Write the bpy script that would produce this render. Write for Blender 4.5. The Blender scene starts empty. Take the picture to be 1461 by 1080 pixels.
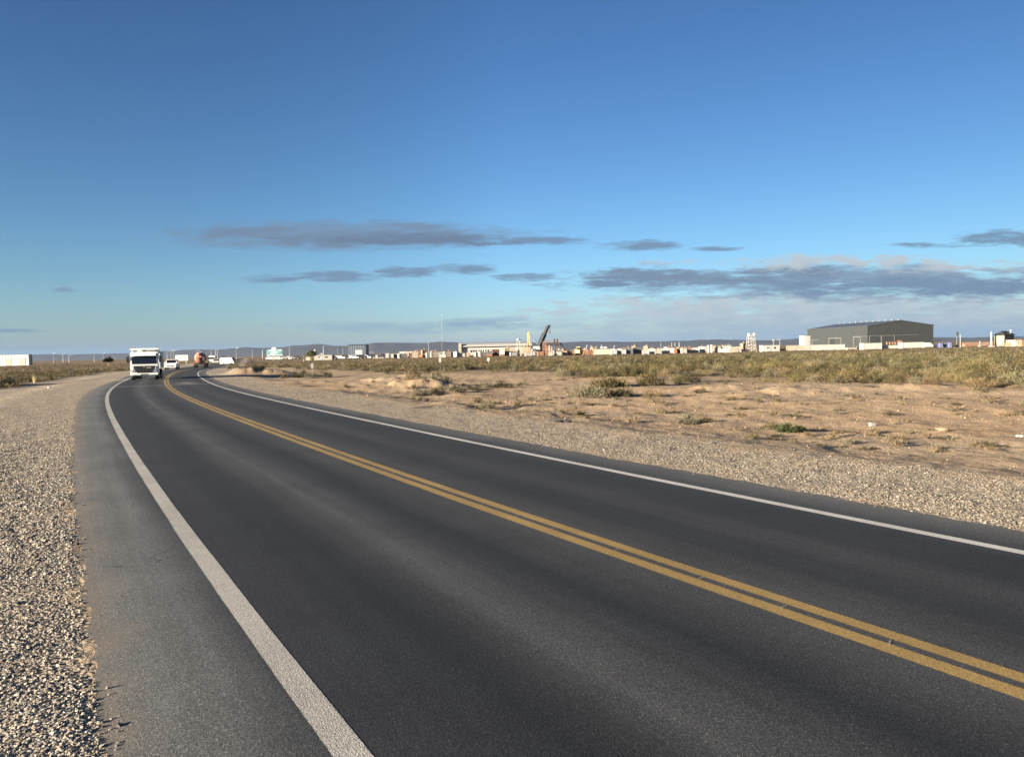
import bpy, bmesh, math, random
import numpy as np
from mathutils import Vector, Matrix
R = math.radians
rng = np.random.default_rng(7)
random.seed(7)
sc = bpy.context.scene
COL = sc.collection

# ------------------------------------------------------------------ camera
F, EYE, PW, PH = 1100.0, 1.89, 1461.0, 1080.0
ROLL, HC = 0.021164, 500.28
CX, CY = 730.5, 540.0
PITCH = math.atan((CY - HC) / F)
cam = bpy.data.objects.new('camera', bpy.data.cameras.new('camera'))
COL.objects.link(cam)
cam.data.sensor_width = 36.0
cam.data.lens = 36.0 * F / PW
cam.data.clip_end = 60000
cam.data.clip_start = 0.05
cam.matrix_world = Matrix.Translation((0, 0, EYE)) @ Matrix.Rotation(R(90) - PITCH, 4, 'X') @ Matrix.Rotation(-ROLL, 4, 'Z')
sc.camera = cam

def ray(px, py):
    c, s = math.cos(ROLL), math.sin(ROLL)
    X = (px - CX) * c - (py - CY) * s
    V = (px - CX) * s + (py - CY) * c
    p = PITCH
    return X / F, math.cos(p) - V / F * math.sin(p), -math.sin(p) - V / F * math.cos(p)
def hor(px):
    return HC - math.tan(ROLL) * (px - CX)
def P(px, py, D):
    x, y, z = ray(px, py)
    return x / y * D, D, EYE + z / y * D
def G(px, py):
    x, y, z = ray(px, py)
    t = -EYE / z
    return x * t, y * t
def X(px, D): return P(px, hor(px), D)[0]
def Z(px, py, D): return P(px, py, D)[2]
def M(D): return D / F          # metres per photo pixel at depth D

# ------------------------------------------------------------------ numpy noise
def _h(ix, iy, seed):
    n = (ix.astype(np.int64) * 374761393 + iy.astype(np.int64) * 668265263 + seed * 1442695041) & 0x7fffffff
    n = ((n ^ (n >> 13)) * 1274126177) & 0x7fffffff
    n = (n ^ (n >> 16)) & 0xffff
    return n / 65535.0
def vnoise(x, y, seed=0):
    ix, iy = np.floor(x), np.floor(y)
    fx, fy = x - ix, y - iy
    fx, fy = fx * fx * (3 - 2 * fx), fy * fy * (3 - 2 * fy)
    a, b = _h(ix, iy, seed), _h(ix + 1, iy, seed)
    c, d = _h(ix, iy + 1, seed), _h(ix + 1, iy + 1, seed)
    return (a * (1 - fx) + b * fx) * (1 - fy) + (c * (1 - fx) + d * fx) * fy - 0.5
def fbm(x, y, seed=0, o=4):
    r, a = 0, 1
    for i in range(o):
        r = r + a * vnoise(x * 2 ** i, y * 2 ** i, seed + i); a *= 0.5
    return r
def sstep(a, b, x):
    t = np.clip((x - a) / (b - a), 0, 1)
    return t * t * (3 - 2 * t)

# ------------------------------------------------------------------ road centre line (yellow), plan view
_ks = np.array([-12, 0, 10, 20, 30, 40, 50, 60, 75, 90, 110, 128, 132, 150, 260, 300, 700])
_kv = np.array([.00318, .00249, .00179, .0009, .0011, .00234, .00277, .00194, .00118, .00128, .00242, .0036, .0, -.0003, -.0002, .0, .0])
RS = np.arange(-30, 700, 0.5)
_i0 = int(np.argmin(abs(RS)))
RT = np.cumsum(np.interp(RS, _ks, _kv)) * 0.5
RT = RT - RT[_i0] + R(-31.328)
_x, _y = np.cumsum(np.sin(RT)) * .5, np.cumsum(np.cos(RT)) * .5
_n0 = (math.cos(R(-31.328)), -math.sin(R(-31.328)))
RX, RY = _x - _x[_i0] + _n0[0] * 4.514, _y - _y[_i0] + _n0[1] * 4.514
W1, W2 = 3.35, 2.86
def edge_l(s): return np.interp(s, [-30, 52, 64, 77, 120, 700], [-4.38, -4.38, -4.05, -3.9, -4.0, -4.0])
def edge_r(s): return np.interp(s, [-30, 700], [3.72, 3.72])
def rp(s, o):
    i = np.interp(s, RS, np.arange(len(RS)))
    x, y, t = np.interp(s, RS, RX), np.interp(s, RS, RY), np.interp(s, RS, RT)
    return x + np.cos(t) * o, y - np.sin(t) * o
def road_so(x, y):
    "nearest arc length and signed offset"
    x, y = np.atleast_1d(np.asarray(x, float)), np.atleast_1d(np.asarray(y, float))
    s, o = np.empty(len(x)), np.empty(len(x))
    rx, ry, rs, rt = RX[::2], RY[::2], RS[::2], RT[::2]
    for a in range(0, len(x), 4000):
        b = slice(a, a + 4000)
        d = (x[b, None] - rx) ** 2 + (y[b, None] - ry) ** 2
        i = d.argmin(1)
        dx, dy = x[b] - rx[i], y[b] - ry[i]
        s[b] = rs[i] + dx * np.sin(rt[i]) + dy * np.cos(rt[i])
        o[b] = dx * np.cos(rt[i]) - dy * np.sin(rt[i])
    return s, o

def edge_out(x, y, s=None, o=None):
    "metres outside the asphalt (negative on it)"
    if s is None: s, o = road_so(x, y)
    return np.where(o < 0, edge_l(s) - o, o - edge_r(s))
HUMP = [(*G(596, 548), 3.2, 2.0, .55), (*G(575, 541), 4, 3, .5), (*G(350, 533), 5, 4, .5), (*G(372, 533), 4, 3, .45), (*G(640, 575), .8, .5, .1),
        (*G(1120, 551), 2.2, .5, .22), (*G(1155, 553), 1.5, .5, .2), (*G(1060, 556), 1.4, .5, .16), (*G(1260, 547), 4, .8, .28), (*G(1010, 549), 2.5, .7, .25),
        (*G(655, 558), 1.2, .5, .16), (*G(1400, 551), 3, .6, .2), (*G(440, 545), 3, 1.2, .25), (*G(500, 552), 2.2, .8, .2)]
def ground_z(x, y, s=None, o=None):
    x, y = np.atleast_1d(np.asarray(x, float)), np.atleast_1d(np.asarray(y, float))
    if s is None: s, o = road_so(x, y)
    e = edge_out(x, y, s, o)
    r = np.hypot(x, y)
    far = 1 - sstep(250, 600, r)
    fr_ = sstep(15, 50, r)
    z = -(.012 + .06 * fr_) + (.0145 + .06 * fr_) * sstep(-.30, .09, e + fbm(x / .35, y / .35, 111, 3) * .12)
    z = z - 0.22 * sstep(2.6, 6.0, e) * far
    z = z + fbm(x / 16, y / 16, 3, 3) * .34 * sstep(3, 14, e) * far * (1 - .6 * sstep(50, 90, r))
    z = z + fbm(x / 2.3, y / 2.3, 9, 3) * .085 * sstep(1.2, 5, e) * far
    z = z + fbm(x / .55, y / .55, 15, 3) * (.03 + .028 * sstep(2.5, 5, e)) * sstep(.15, 1.0, e) * (1 - sstep(40, 90, r))
    z = z + fbm(x / .13, y / .13, 21, 2) * .012 * sstep(.05, .5, e) * (1 - sstep(15, 35, r))
    for hx, hy, a, b, h in HUMP:
        q = ((x - hx) / a) ** 2 + ((y - hy) / b) ** 2
        z = z + h * np.exp(-q * 1.4) * (1 + .6 * fbm(x / .7, y / .7, 33, 3)) * sstep(1.0, 3.5, e)
    return z
def gz(x, y): return float(ground_z([x], [y])[0])

# ------------------------------------------------------------------ materials
def new_mat(name):
    m = bpy.data.materials.new(name); m.use_nodes = True
    nt = m.node_tree
    return m, nt, nt.nodes['Principled BSDF']
def N(nt, t, **kw):
    n = nt.nodes.new(t)
    for k, v in kw.items():
        if k.startswith('i_'):
            n.inputs[int(k[2:]) if k[2:].isdigit() else k[2:].replace('_', ' ')].default_value = v
        else: setattr(n, k, v)
    return n
def Lk(nt, a, b): nt.links.new(a, b)
def math_n(nt, op, a, b=None, c=None, clamp=False):
    n = N(nt, 'ShaderNodeMath', operation=op, use_clamp=clamp)
    for i, v in enumerate((a, b, c)):
        if v is None: continue
        if isinstance(v, (int, float)): n.inputs[i].default_value = v
        else: Lk(nt, v, n.inputs[i])
    return n.outputs[0]
def mixc(nt, fac, a, b, blend='MIX'):
    n = N(nt, 'ShaderNodeMix', data_type='RGBA', blend_type=blend)
    for i, v in ((0, fac), (6, a), (7, b)):
        if hasattr(v, 'links'): Lk(nt, v, n.inputs[i])
        elif isinstance(v, (int, float)): n.inputs[i].default_value = v
        else: n.inputs[i].default_value = (*v, 1) if len(v) == 3 else v
    return n.outputs[2]
def noise(nt, vec, scale, detail=4, rough=.55, dim='3D'):
    n = N(nt, 'ShaderNodeTexNoise', noise_dimensions=dim)
    n.inputs['Scale'].default_value = scale; n.inputs['Detail'].default_value = detail; n.inputs['Roughness'].default_value = rough
    if vec is not None: Lk(nt, vec, n.inputs['Vector'])
    return n.outputs['Fac']
def ramp(nt, fac, stops, interp='LINEAR'):
    n = N(nt, 'ShaderNodeValToRGB'); cr = n.color_ramp; cr.interpolation = interp
    while len(cr.elements) < len(stops): cr.elements.new(.5)
    for e, (p, c) in zip(cr.elements, stops):
        e.position = p; e.color = (*c, 1) if not isinstance(c, (int, float)) else (c, c, c, 1)
    Lk(nt, fac, n.inputs[0])
    return n.outputs[0]
_mats = {}
def paint(name, col, rough=.55, metal=0.0, var=.18, scale=1.5, bump=0.0, spec=.4):
    if name in _mats: return _mats[name]
    m, nt, b = new_mat(name)
    tc = N(nt, 'ShaderNodeTexCoord').outputs['Object']
    f = noise(nt, tc, scale, 5, .6)
    lo = tuple(c * (1 - var) for c in col); hi = tuple(min(1, c * (1 + var * .5)) for c in col)
    Lk(nt, ramp(nt, f, [(.3, lo), (.7, hi)]), b.inputs['Base Color'])
    b.inputs['Roughness'].default_value = rough; b.inputs['Metallic'].default_value = metal
    b.inputs['Specular IOR Level'].default_value = spec
    if bump:
        bp = N(nt, 'ShaderNodeBump'); bp.inputs['Strength'].default_value = bump; bp.inputs['Distance'].default_value = .02
        Lk(nt, noise(nt, tc, scale * 12, 3), bp.inputs['Height']); Lk(nt, bp.outputs[0], b.inputs['Normal'])
    _mats[name] = m
    return m
def corrugated(name, col, pitch=.9, axis=0, depth=.05, var=.12):
    "ribbed sheet cladding"
    if name in _mats: return _mats[name]
    m, nt, b = new_mat(name)
    tc = N(nt, 'ShaderNodeTexCoord').outputs['Object']
    sp = N(nt, 'ShaderNodeSeparateXYZ'); Lk(nt, tc, sp.inputs[0])
    w = math_n(nt, 'SINE', math_n(nt, 'MULTIPLY', math_n(nt, 'ADD', sp.outputs[0], sp.outputs[1]), 2 * math.pi / pitch))
    bp = N(nt, 'ShaderNodeBump'); bp.inputs['Strength'].default_value = .8; bp.inputs['Distance'].default_value = depth
    Lk(nt, w, bp.inputs['Height']); Lk(nt, bp.outputs[0], b.inputs['Normal'])
    f = noise(nt, tc, .35, 5, .65)
    c = ramp(nt, f, [(.3, tuple(x * (1 - var) for x in col)), (.7, tuple(x * (1 + var) for x in col))])
    panel = math_n(nt, 'FRACT', math_n(nt, 'MULTIPLY', math_n(nt, 'ADD', sp.outputs[0], sp.outputs[1]), .21))
    seam = math_n(nt, 'LESS_THAN', panel, .06)
    c = mixc(nt, math_n(nt, 'MULTIPLY', seam, .25), c, tuple(x * .6 for x in col))
    Lk(nt, c, b.inputs['Base Color']); b.inputs['Roughness'].default_value = .5
    _mats[name] = m
    return m
WHITE = paint('white_paint', (.34, .335, .31), .35, var=.06)
CREAM = paint('cream_paint', (.30, .275, .22), .55, var=.14)
PALE = paint('pale_plaster', (.27, .255, .22), .7, var=.16)
GREY = paint('grey_steel', (.32, .33, .34), .5)
DGREY = paint('dark_grey_steel', (.075, .08, .085), .5)
BLACK = paint('black_rubber', (.02, .02, .021), .8)
GLASS = paint('dark_glass', (.012, .015, .02), .08, var=.05, spec=.6)
ORANGE = paint('orange_paint', (.28, .16, .10), .5, var=.3)
SALMON = paint('salmon_orange_paint', (.31, .205, .155), .5, var=.3)
RUST = paint('rusty_brown_steel', (.22, .105, .06), .8, var=.4)
BROWN = paint('brown_timber', (.24, .15, .085), .8, var=.35)
YELLOW = paint('yellow_paint', (.50, .37, .10), .5, var=.2)
BLUE = paint('dark_blue_paint', (.035, .05, .16), .45, var=.25)
PBLUE = paint('pale_blue_grey_paint', (.15, .175, .25), .5, var=.2)
GALV = paint('galvanised_steel', (.26, .27, .28), .45, metal=.3, var=.1)
DRY = paint('dry_straw', (.50, .40, .22), .9, var=.3)
TEAL = paint('teal_sign_face', (.05, .17, .15), .5, var=.25)
DTEAL = paint('dark_green_sign_face', (.03, .12, .11), .5, var=.2)
LAMP = paint('lamp_lens', (.55, .56, .56), .12, var=.2)
STONEM = paint('pale_stone', (.27, .20, .135), .9, var=.3, scale=12, bump=.5)

# ------------------------------------------------------------------ object helpers
class MB:
    "collects shapes for ONE mesh object"
    def __init__(s): s.bm = bmesh.new(); s.mi = 0; s.mats = []
    def mat(s, m):
        if m not in s.mats: s.mats.append(m)
        s.mi = s.mats.index(m); return s
    def _fin(s, vs):
        for f in {f for v in vs for f in v.link_faces}: f.material_index = s.mi
    def box(s, c, d, bevel=0.0, rz=0.0, taper=None):
        r = bmesh.ops.create_cube(s.bm, size=1.0); vs = r['verts']
        for v in vs:
            v.co = Vector((v.co.x * d[0], v.co.y * d[1], v.co.z * d[2]))
            if taper and v.co.z > 0: v.co.x *= taper[0]; v.co.y *= taper[1]
        if bevel:
            es = list({e for v in vs for e in v.link_edges})
            q = bmesh.ops.bevel(s.bm, geom=es, offset=bevel, segments=2, affect='EDGES', clamp_overlap=True)
            vs = list(set(q['verts']) | {v for v in vs if v.is_valid})
        mt = Matrix.Translation(c) @ Matrix.Rotation(rz, 4, 'Z')
        for v in vs: v.co = mt @ v.co
        s._fin(vs); return s
    def cyl(s, p0, p1, r0, r1=None, n=12, cap=True):
        p0, p1 = Vector(p0), Vector(p1); d = p1 - p0
        r = bmesh.ops.create_cone(s.bm, cap_ends=cap, segments=n, radius1=r0, radius2=r0 if r1 is None else r1, depth=d.length)
        mt = Matrix.Translation((p0 + p1) / 2) @ d.to_track_quat('Z', 'Y').to_matrix().to_4x4()
        for v in r['verts']: v.co = mt @ v.co
        s._fin(r['verts']); return s
    def ball(s, c, rad, sc3=(1, 1, 1), u=14, v=9, zmin=None):
        r = bmesh.ops.create_uvsphere(s.bm, u_segments=u, v_segments=v, radius=rad)
        for q in r['verts']:
            q.co = Vector((q.co.x * sc3[0], q.co.y * sc3[1], q.co.z * sc3[2]))
            if zmin is not None: q.co.z = max(q.co.z, zmin)
            q.co += Vector(c)
        s._fin(r['verts']); return s
    def prism(s, pts, y0, y1):
        "polygon in x,z extruded along y"
        a = [s.bm.verts.new((x, y0, z)) for x, z in pts]; b = [s.bm.verts.new((x, y1, z)) for x, z in pts]
        n = len(pts)
        fs = [s.bm.faces.new(a), s.bm.faces.new(b[::-1])] + [s.bm.faces.new((a[i], b[i], b[(i + 1) % n], a[(i + 1) % n])) for i in range(n)]
        for f in fs: f.material_index = s.mi
        bmesh.ops.recalc_face_normals(s.bm, faces=fs); return s
    def prismx(s, pts, x0, x1):
        "polygon in y,z extruded along x"
        a = [s.bm.verts.new((x0, y, z)) for y, z in pts]; b = [s.bm.verts.new((x1, y, z)) for y, z in pts]
        n = len(pts)
        fs = [s.bm.faces.new(a), s.bm.faces.new(b[::-1])] + [s.bm.faces.new((a[i], b[i], b[(i + 1) % n], a[(i + 1) % n])) for i in range(n)]
        for f in fs: f.material_index = s.mi
        bmesh.ops.recalc_face_normals(s.bm, faces=fs); return s
    def build(s, name, m=None, parent=None, smooth=False):
        if m is not None and not s.mats: s.mats = [m]
        me = bpy.data.meshes.new(name); s.bm.to_mesh(me); s.bm.free()
        for q in s.mats: me.materials.append(q)
        if smooth:
            for p in me.polygons: p.use_smooth = True
        o = bpy.data.objects.new(name, me); COL.objects.link(o)
        if parent is not None: o.parent = parent
        return o
def tag(o, label=None, cat=None, group=None, kind=None):
    for k, v in (('label', label), ('category', cat), ('group', group), ('kind', kind)):
        if v: o[k] = v
    return o
def thing(name, label, cat, loc, rz=0.0, group=None):
    o = bpy.data.objects.new(name, None); COL.objects.link(o)
    o.empty_display_size = .2
    o.location = loc; o.rotation_euler = (0, 0, rz)
    return tag(o, label, cat, group)
CH = {}
def copy_tree(o, parent=None):
    c = o.copy(); COL.objects.link(c); c.parent = parent
    for ch in o.children: copy_tree(ch, c)
    return c
def at(px, D, base=None):
    x = X(px, D)
    return (x, D, gz(x, D) if base is None else base)
def facing(px): return -math.atan(ray(px, hor(px))[0])   # rz that turns a thing's -Y side to the viewer's spot
def mesh_np(name, verts, faces_flat, nper, mats, colors=None, smooth=False, fmat=None):
    me = bpy.data.meshes.new(name)
    nv, nf = len(verts), len(faces_flat) // nper
    me.vertices.add(nv); me.vertices.foreach_set('co', np.ascontiguousarray(verts, np.float32).ravel())
    me.loops.add(nf * nper); me.loops.foreach_set('vertex_index', np.ascontiguousarray(faces_flat, np.int32).ravel())
    me.polygons.add(nf)
    me.polygons.foreach_set('loop_start', np.arange(0, nf * nper, nper, dtype=np.int32))
    me.polygons.foreach_set('use_smooth', np.full(nf, bool(smooth)))
    if fmat is not None: me.polygons.foreach_set('material_index', np.ascontiguousarray(fmat, np.int32))
    if colors is not None:
        at_ = me.color_attributes.new('col', 'FLOAT_COLOR', 'POINT')
        at_.data.foreach_set('color', np.c_[colors, np.ones(nv)].astype(np.float32).ravel())
    for m in mats: me.materials.append(m)
    me.update(calc_edges=True); me.validate()
    o = bpy.data.objects.new(name, me); COL.objects.link(o)
    return o

# ------------------------------------------------------------------ sun, sky with clouds
SUN_EL, SUN_AZ = 10.0, 31.0         # elevation; degrees behind the exact left
sdir = Vector((-math.cos(R(SUN_AZ)) * math.cos(R(SUN_EL)), -math.sin(R(SUN_AZ)) * math.cos(R(SUN_EL)), math.sin(R(SUN_EL))))
sun = bpy.data.objects.new('sun', bpy.data.lights.new('sun', 'SUN')); COL.objects.link(sun)
sun.data.energy = 5.0; sun.data.angle = R(.53); sun.data.color = (1.0, .86, .68)
sun.rotation_euler = sdir.to_track_quat('Z', 'Y').to_euler()
world = bpy.data.worlds.new('World'); sc.world = world; world.use_nodes = True
nt = world.node_tree; nt.nodes.clear()
out = N(nt, 'ShaderNodeOutputWorld'); bg = N(nt, 'ShaderNodeBackground'); Lk(nt, bg.outputs[0], out.inputs[0])
sky = N(nt, 'ShaderNodeTexSky', sky_type='NISHITA', sun_disc=False, sun_elevation=R(SUN_EL), sun_rotation=math.atan2(sdir.x, sdir.y),
        altitude=300, air_density=1.0, dust_density=.35, ozone_density=2.2)
SKY_S, EXPO = .10, 2.2
HAZE_D, DENO = 2.2e-5, True
bg.inputs[1].default_value = SKY_S
geo = N(nt, 'ShaderNodeTexCoord').outputs['Generated']
sp = N(nt, 'ShaderNodeSeparateXYZ'); Lk(nt, geo, sp.inputs[0])
yy = math_n(nt, 'MAXIMUM', sp.outputs[1], .05)
U = math_n(nt, 'DIVIDE', sp.outputs[0], yy); V = math_n(nt, 'DIVIDE', sp.outputs[2], yy)
front = math_n(nt, 'MULTIPLY', math_n(nt, 'SUBTRACT', sp.outputs[1], .08), 8, clamp=True)
def cvec(su, sv, off=0.0):
    c = N(nt, 'ShaderNodeCombineXYZ')
    Lk(nt, math_n(nt, 'MULTIPLY', U, su), c.inputs[0]); Lk(nt, math_n(nt, 'MULTIPLY', V, sv), c.inputs[1]); c.inputs[2].default_value = off
    return c.outputs[0]
wob = noise(nt, cvec(9, 34), 1.0, 5, .55)
wisp = noise(nt, cvec(24, 150, 3.1), 1.0, 8, .65)
puff = noise(nt, cvec(26, 60, 7.7), 1.0, 6, .6)
def cloud(px, py, hw, hh, soft=1.0, amp=.9, lift=0.0):
    "one cloud as a ragged ellipse of directions: returns a 0..1 cover"
    u0 = (px - CX) / F; v0 = (hor(px) - py) / F
    a = math_n(nt, 'DIVIDE', math_n(nt, 'SUBTRACT', U, u0), hw / F)
    # follow the slight tilt of the bands
    vv = math_n(nt, 'SUBTRACT', math_n(nt, 'SUBTRACT', V, v0), math_n(nt, 'MULTIPLY', math_n(nt, 'SUBTRACT', U, u0), lift - .0212))
    b = math_n(nt, 'DIVIDE', vv, hh * 1.45 / F)
    d = math_n(nt, 'ADD', math_n(nt, 'POWER', math_n(nt, 'ABSOLUTE', a), 2.0), math_n(nt, 'MULTIPLY', b, b))
    f = math_n(nt, 'SUBTRACT', 1.0, d)
    f = math_n(nt, 'ADD', f, math_n(nt, 'MULTIPLY', math_n(nt, 'SUBTRACT', wob, .5), amp * 3.0))
    f = math_n(nt, 'ADD', f, math_n(nt, 'MULTIPLY', math_n(nt, 'SUBTRACT', wisp, .5), amp * 3.4))
    return math_n(nt, 'MULTIPLY', f, soft * 1.15, clamp=True)
# air of the day: deeper and a little more even from side to side than the clear model sky
side = math_n(nt, 'SUBTRACT', 1.0, math_n(nt, 'ADD', math_n(nt, 'MULTIPLY', math_n(nt, 'MAXIMUM', sp.outputs[0], 0.0), .46), math_n(nt, 'MULTIPLY', math_n(nt, 'MINIMUM', sp.outputs[0], 0.0), -.26)))
q = N(nt, 'ShaderNodeVectorMath', operation='SCALE'); Lk(nt, sky.outputs[0], q.inputs[0]); Lk(nt, math_n(nt, 'MULTIPLY', side, .26), q.inputs['Scale'])
gm = N(nt, 'ShaderNodeGamma'); gm.inputs[1].default_value = 1.4; Lk(nt, q.outputs[0], gm.inputs[0])
CS = 1.0 / (SKY_S * 2 ** EXPO)
col = mixc(nt, 1.0, gm.outputs[0], (.575 * CS, .665 * CS, .785 * CS), 'MULTIPLY')
lowsky = math_n(nt, 'POWER', 2.718, math_n(nt, 'MULTIPLY', math_n(nt, 'MAXIMUM', V, 0.0), -18.0))
col = mixc(nt, math_n(nt, 'MULTIPLY', lowsky, front), col, mixc(nt, 1.0, col, (.72, .80, 1.48), 'MULTIPLY'))
def lay(col, cov, c, k=1.0):
    cov = math_n(nt, 'MULTIPLY', math_n(nt, 'MULTIPLY', cov, k), front)
    return mixc(nt, cov, col, tuple(x * CS * 1.5 for x in c))
CL_D, CL_M, CL_W = (.085, .105, .165), (.15, .185, .26), (.30, .33, .37)
# low pale bank on the right, near the horizon
col = lay(col, cloud(1220, 460, 520, 34, 1.0, .6), (.28, .345, .395), .9)
pw = math_n(nt, 'MULTIPLY', cloud(1170, 440, 440, 17, 1.6, .9), math_n(nt, 'MULTIPLY', math_n(nt, 'SUBTRACT', puff, .38), 5, clamp=True))
col = lay(col, pw, (.36, .405, .435), .9)
col = lay(col, cloud(585, 467, 200, 7, .9, .7), (.19, .28, .35), .7)
col = lay(col, cloud(690, 459, 70, 6, .9, .8), (.18, .26, .34), .7)
# long dark band on the right with sunlit tops
col = lay(col, math_n(nt, 'MULTIPLY', cloud(1225, 382, 300, 13, 1.6, 1.0), math_n(nt, 'MULTIPLY', math_n(nt, 'SUBTRACT', puff, .36), 5, clamp=True)), (.355, .40, .435), .9)
col = lay(col, cloud(1210, 403, 430, 20, 1.1, .75, -.004), (.155, .22, .30), .92)
col = lay(col, cloud(1000, 395, 220, 10, 1.0, .9), (.135, .185, .255), .85)
col = lay(col, cloud(1330, 410, 280, 10, 1.0, .9), (.125, .182, .27), .8)
col = lay(col, math_n(nt, 'MULTIPLY', cloud(1250, 379, 240, 8, 1.4, 1.2), math_n(nt, 'MULTIPLY', math_n(nt, 'SUBTRACT', puff, .44), 6, clamp=True)), (.355, .40, .435), .8)
# big lens-shaped cloud on the left
col = lay(col, cloud(500, 338, 300, 17, 1.0, .5), (.13, .187, .268), .93)
col = lay(col, cloud(570, 343, 200, 8, .9, .7), (.10, .142, .21), .75)
col = lay(col, cloud(330, 331, 110, 5, .8, .8), (.115, .168, .245), .7)
col = lay(col, cloud(790, 344, 90, 5, .9, .9), (.12, .172, .255), .8)
for q in ((480, 395, 75, 6), (585, 389, 50, 6), (662, 385, 55, 6), (757, 396, 56, 4.5), (390, 399, 44, 4.5), (917, 351, 62, 6), (1025, 356, 40, 3),
          (1440, 342, 95, 9), (1330, 351, 75, 3), (92, 414, 28, 3), (30, 472, 55, 2.4), (870, 405, 50, 5)):
    col = lay(col, cloud(*q, .9, .95), (.122, .178, .262), .85)
Lk(nt, col, bg.inputs[0])

# ------------------------------------------------------------------ ground sheet
th = np.concatenate([np.arange(-180, -44, 2.0), np.arange(-44, 44, .16), np.arange(44, 180.01, 2.0)])
th[-1] = 180.0
rr = [0.0, .4, .8, 1.2, 1.6]
r = 1.9
while r < 60: rr.append(r); r *= 1.011
while r < 400: rr.append(r); r *= 1.02
while r < 26000: rr.append(r); r *= 1.12
rr = np.array(rr)
A, B = np.meshgrid(np.radians(th), rr)
gx, gy = (B * np.sin(A)).ravel(), (B * np.cos(A)).ravel()
gs, go = road_so(gx, gy)
gzv = ground_z(gx, gy, gs, go)
ge = edge_out(gx, gy, gs, go)
nt_, nr_ = len(th), len(rr)
ii = np.arange((nr_ - 1) * nt_).reshape(nr_ - 1, nt_)[:, :-1].ravel()
gf = np.stack([ii, ii + nt_, ii + nt_ + 1, ii + 1], 1)[:, ::-1]
# surface kinds stored per vertex: R gravel, G bare orange soil, B scrub floor
def px_of(x, y): return CX + F * x / np.maximum(y, .1)
SC_PX = np.array([-400, 0, 60, 120, 175, 230, 300, 330, 420, 480, 560, 600, 700, 760, 830, 900, 960, 1010, 1100, 1200, 1300, 1461, 1800])
SC_PY = np.array([560, 553, 546, 540, 531, 525, 521, 520, 523, 526, 529, 530, 530, 529, 534, 537, 536, 534, 533, 538, 541, 545, 550])
def scrub_depth(px):
    "distance beyond which scrub grows, as a function of bearing"
    py = np.interp(px, SC_PX, SC_PY)
    return EYE * F / (py - (HC - .0212 * (px - CX)))
w_g = sstep(-.10, .12, ge + fbm(gx / .4, gy / .4, 113, 3) * .22) * (1 - sstep(2.1, 3.3, ge + fbm(gx / 1.1, gy / 1.1, 41, 3) * 1.3)) * (go > 0) + sstep(-.10, .12, ge + fbm(gx / .4, gy / .4, 113, 3) * .22) * (1 - sstep(6.5, 10.0, ge + fbm(gx / 2, gy / 2, 43, 3) * 3)) * (go <= 0)
gpx = px_of(gx, gy)
sd = scrub_depth(gpx)
w_s = sstep(-.06, .12, np.log(np.maximum(gy, .5) / sd) + fbm(gx / 3, gy / 3, 47, 3) * .14) * (gy > 1)
w_o = sstep(-.25, .35, fbm(gx / 7, gy / 4, 51, 4) + .10 * np.clip((gpx - 900) / 400, 0, 1))
gcol = np.c_[w_g, w_o, w_s]
m, nt, b = new_mat('desert_ground')
tc = N(nt, 'ShaderNodeTexCoord').outputs['Object']
ca = N(nt, 'ShaderNodeVertexColor', layer_name='col')
sp = N(nt, 'ShaderNodeSeparateColor'); Lk(nt, ca.outputs[0], sp.inputs[0])
n1, n2, n3 = noise(nt, tc, .35, 6, .6), noise(nt, tc, 3.2, 6, .65), noise(nt, tc, 28, 4, .6)
mpt = N(nt, 'ShaderNodeMapping'); mpt.inputs['Rotation'].default_value = (0, 0, R(-28)); mpt.inputs['Scale'].default_value = (1.5, .10, 1); Lk(nt, tc, mpt.inputs[0])
trk = noise(nt, mpt.outputs[0], 1, 5, .6)
n4 = noise(nt, tc, 9, 5, .65)
vor = N(nt, 'ShaderNodeTexVoronoi'); vor.inputs['Scale'].default_value = 30; Lk(nt, tc, vor.inputs['Vector'])
vor2 = N(nt, 'ShaderNodeTexVoronoi'); vor2.inputs['Scale'].default_value = 11; Lk(nt, tc, vor2.inputs['Vector'])
soil = mixc(nt, sp.outputs[1], ramp(nt, n1, [(.3, (.27, .185, .115)), (.7, (.335, .235, .145))]), ramp(nt, n1, [(.3, (.335, .195, .10)), (.7, (.42, .265, .145))]))
soil = mixc(nt, math_n(nt, 'MULTIPLY', math_n(nt, 'SUBTRACT', n2, .35, clamp=True), 1.6, clamp=True), soil, (.42, .31, .20))
soil = mixc(nt, math_n(nt, 'MULTIPLY', math_n(nt, 'LESS_THAN', n2, .40), .35), soil, (.17, .115, .075))
soil = mixc(nt, .35, soil, ramp(nt, n3, [(.3, (.15, .10, .06)), (.7, (.52, .38, .25))]))
grc = ramp(nt, vor.outputs['Color'], [(0, (.12, .10, .08)), (.35, (.28, .235, .18)), (.7, (.36, .31, .24)), (1, (.52, .47, .38))])
grc = mixc(nt, 1.0, grc, (.92, .92, .92), 'MULTIPLY')
grc = mixc(nt, .4, grc, ramp(nt, n2, [(.3, (.19, .155, .115)), (.7, (.40, .33, .25))]))
floor = mixc(nt, n2, (.13, .095, .055), (.27, .195, .115))
soil = mixc(nt, 1.0, soil, (1.02, 1.09, 1.13), 'MULTIPLY')
soil = mixc(nt, 1.0, soil, ramp(nt, trk, [(.34, .78), (.5, 1.0), (.66, 1.16)]), 'MULTIPLY')
c = mixc(nt, sp.outputs[2], soil, floor)
c = mixc(nt, sp.outputs[0], c, grc)
Lk(nt, c, b.inputs['Base Color']); b.inputs['Roughness'].default_value = .95; b.inputs['Specular IOR Level'].default_value = .1
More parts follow.
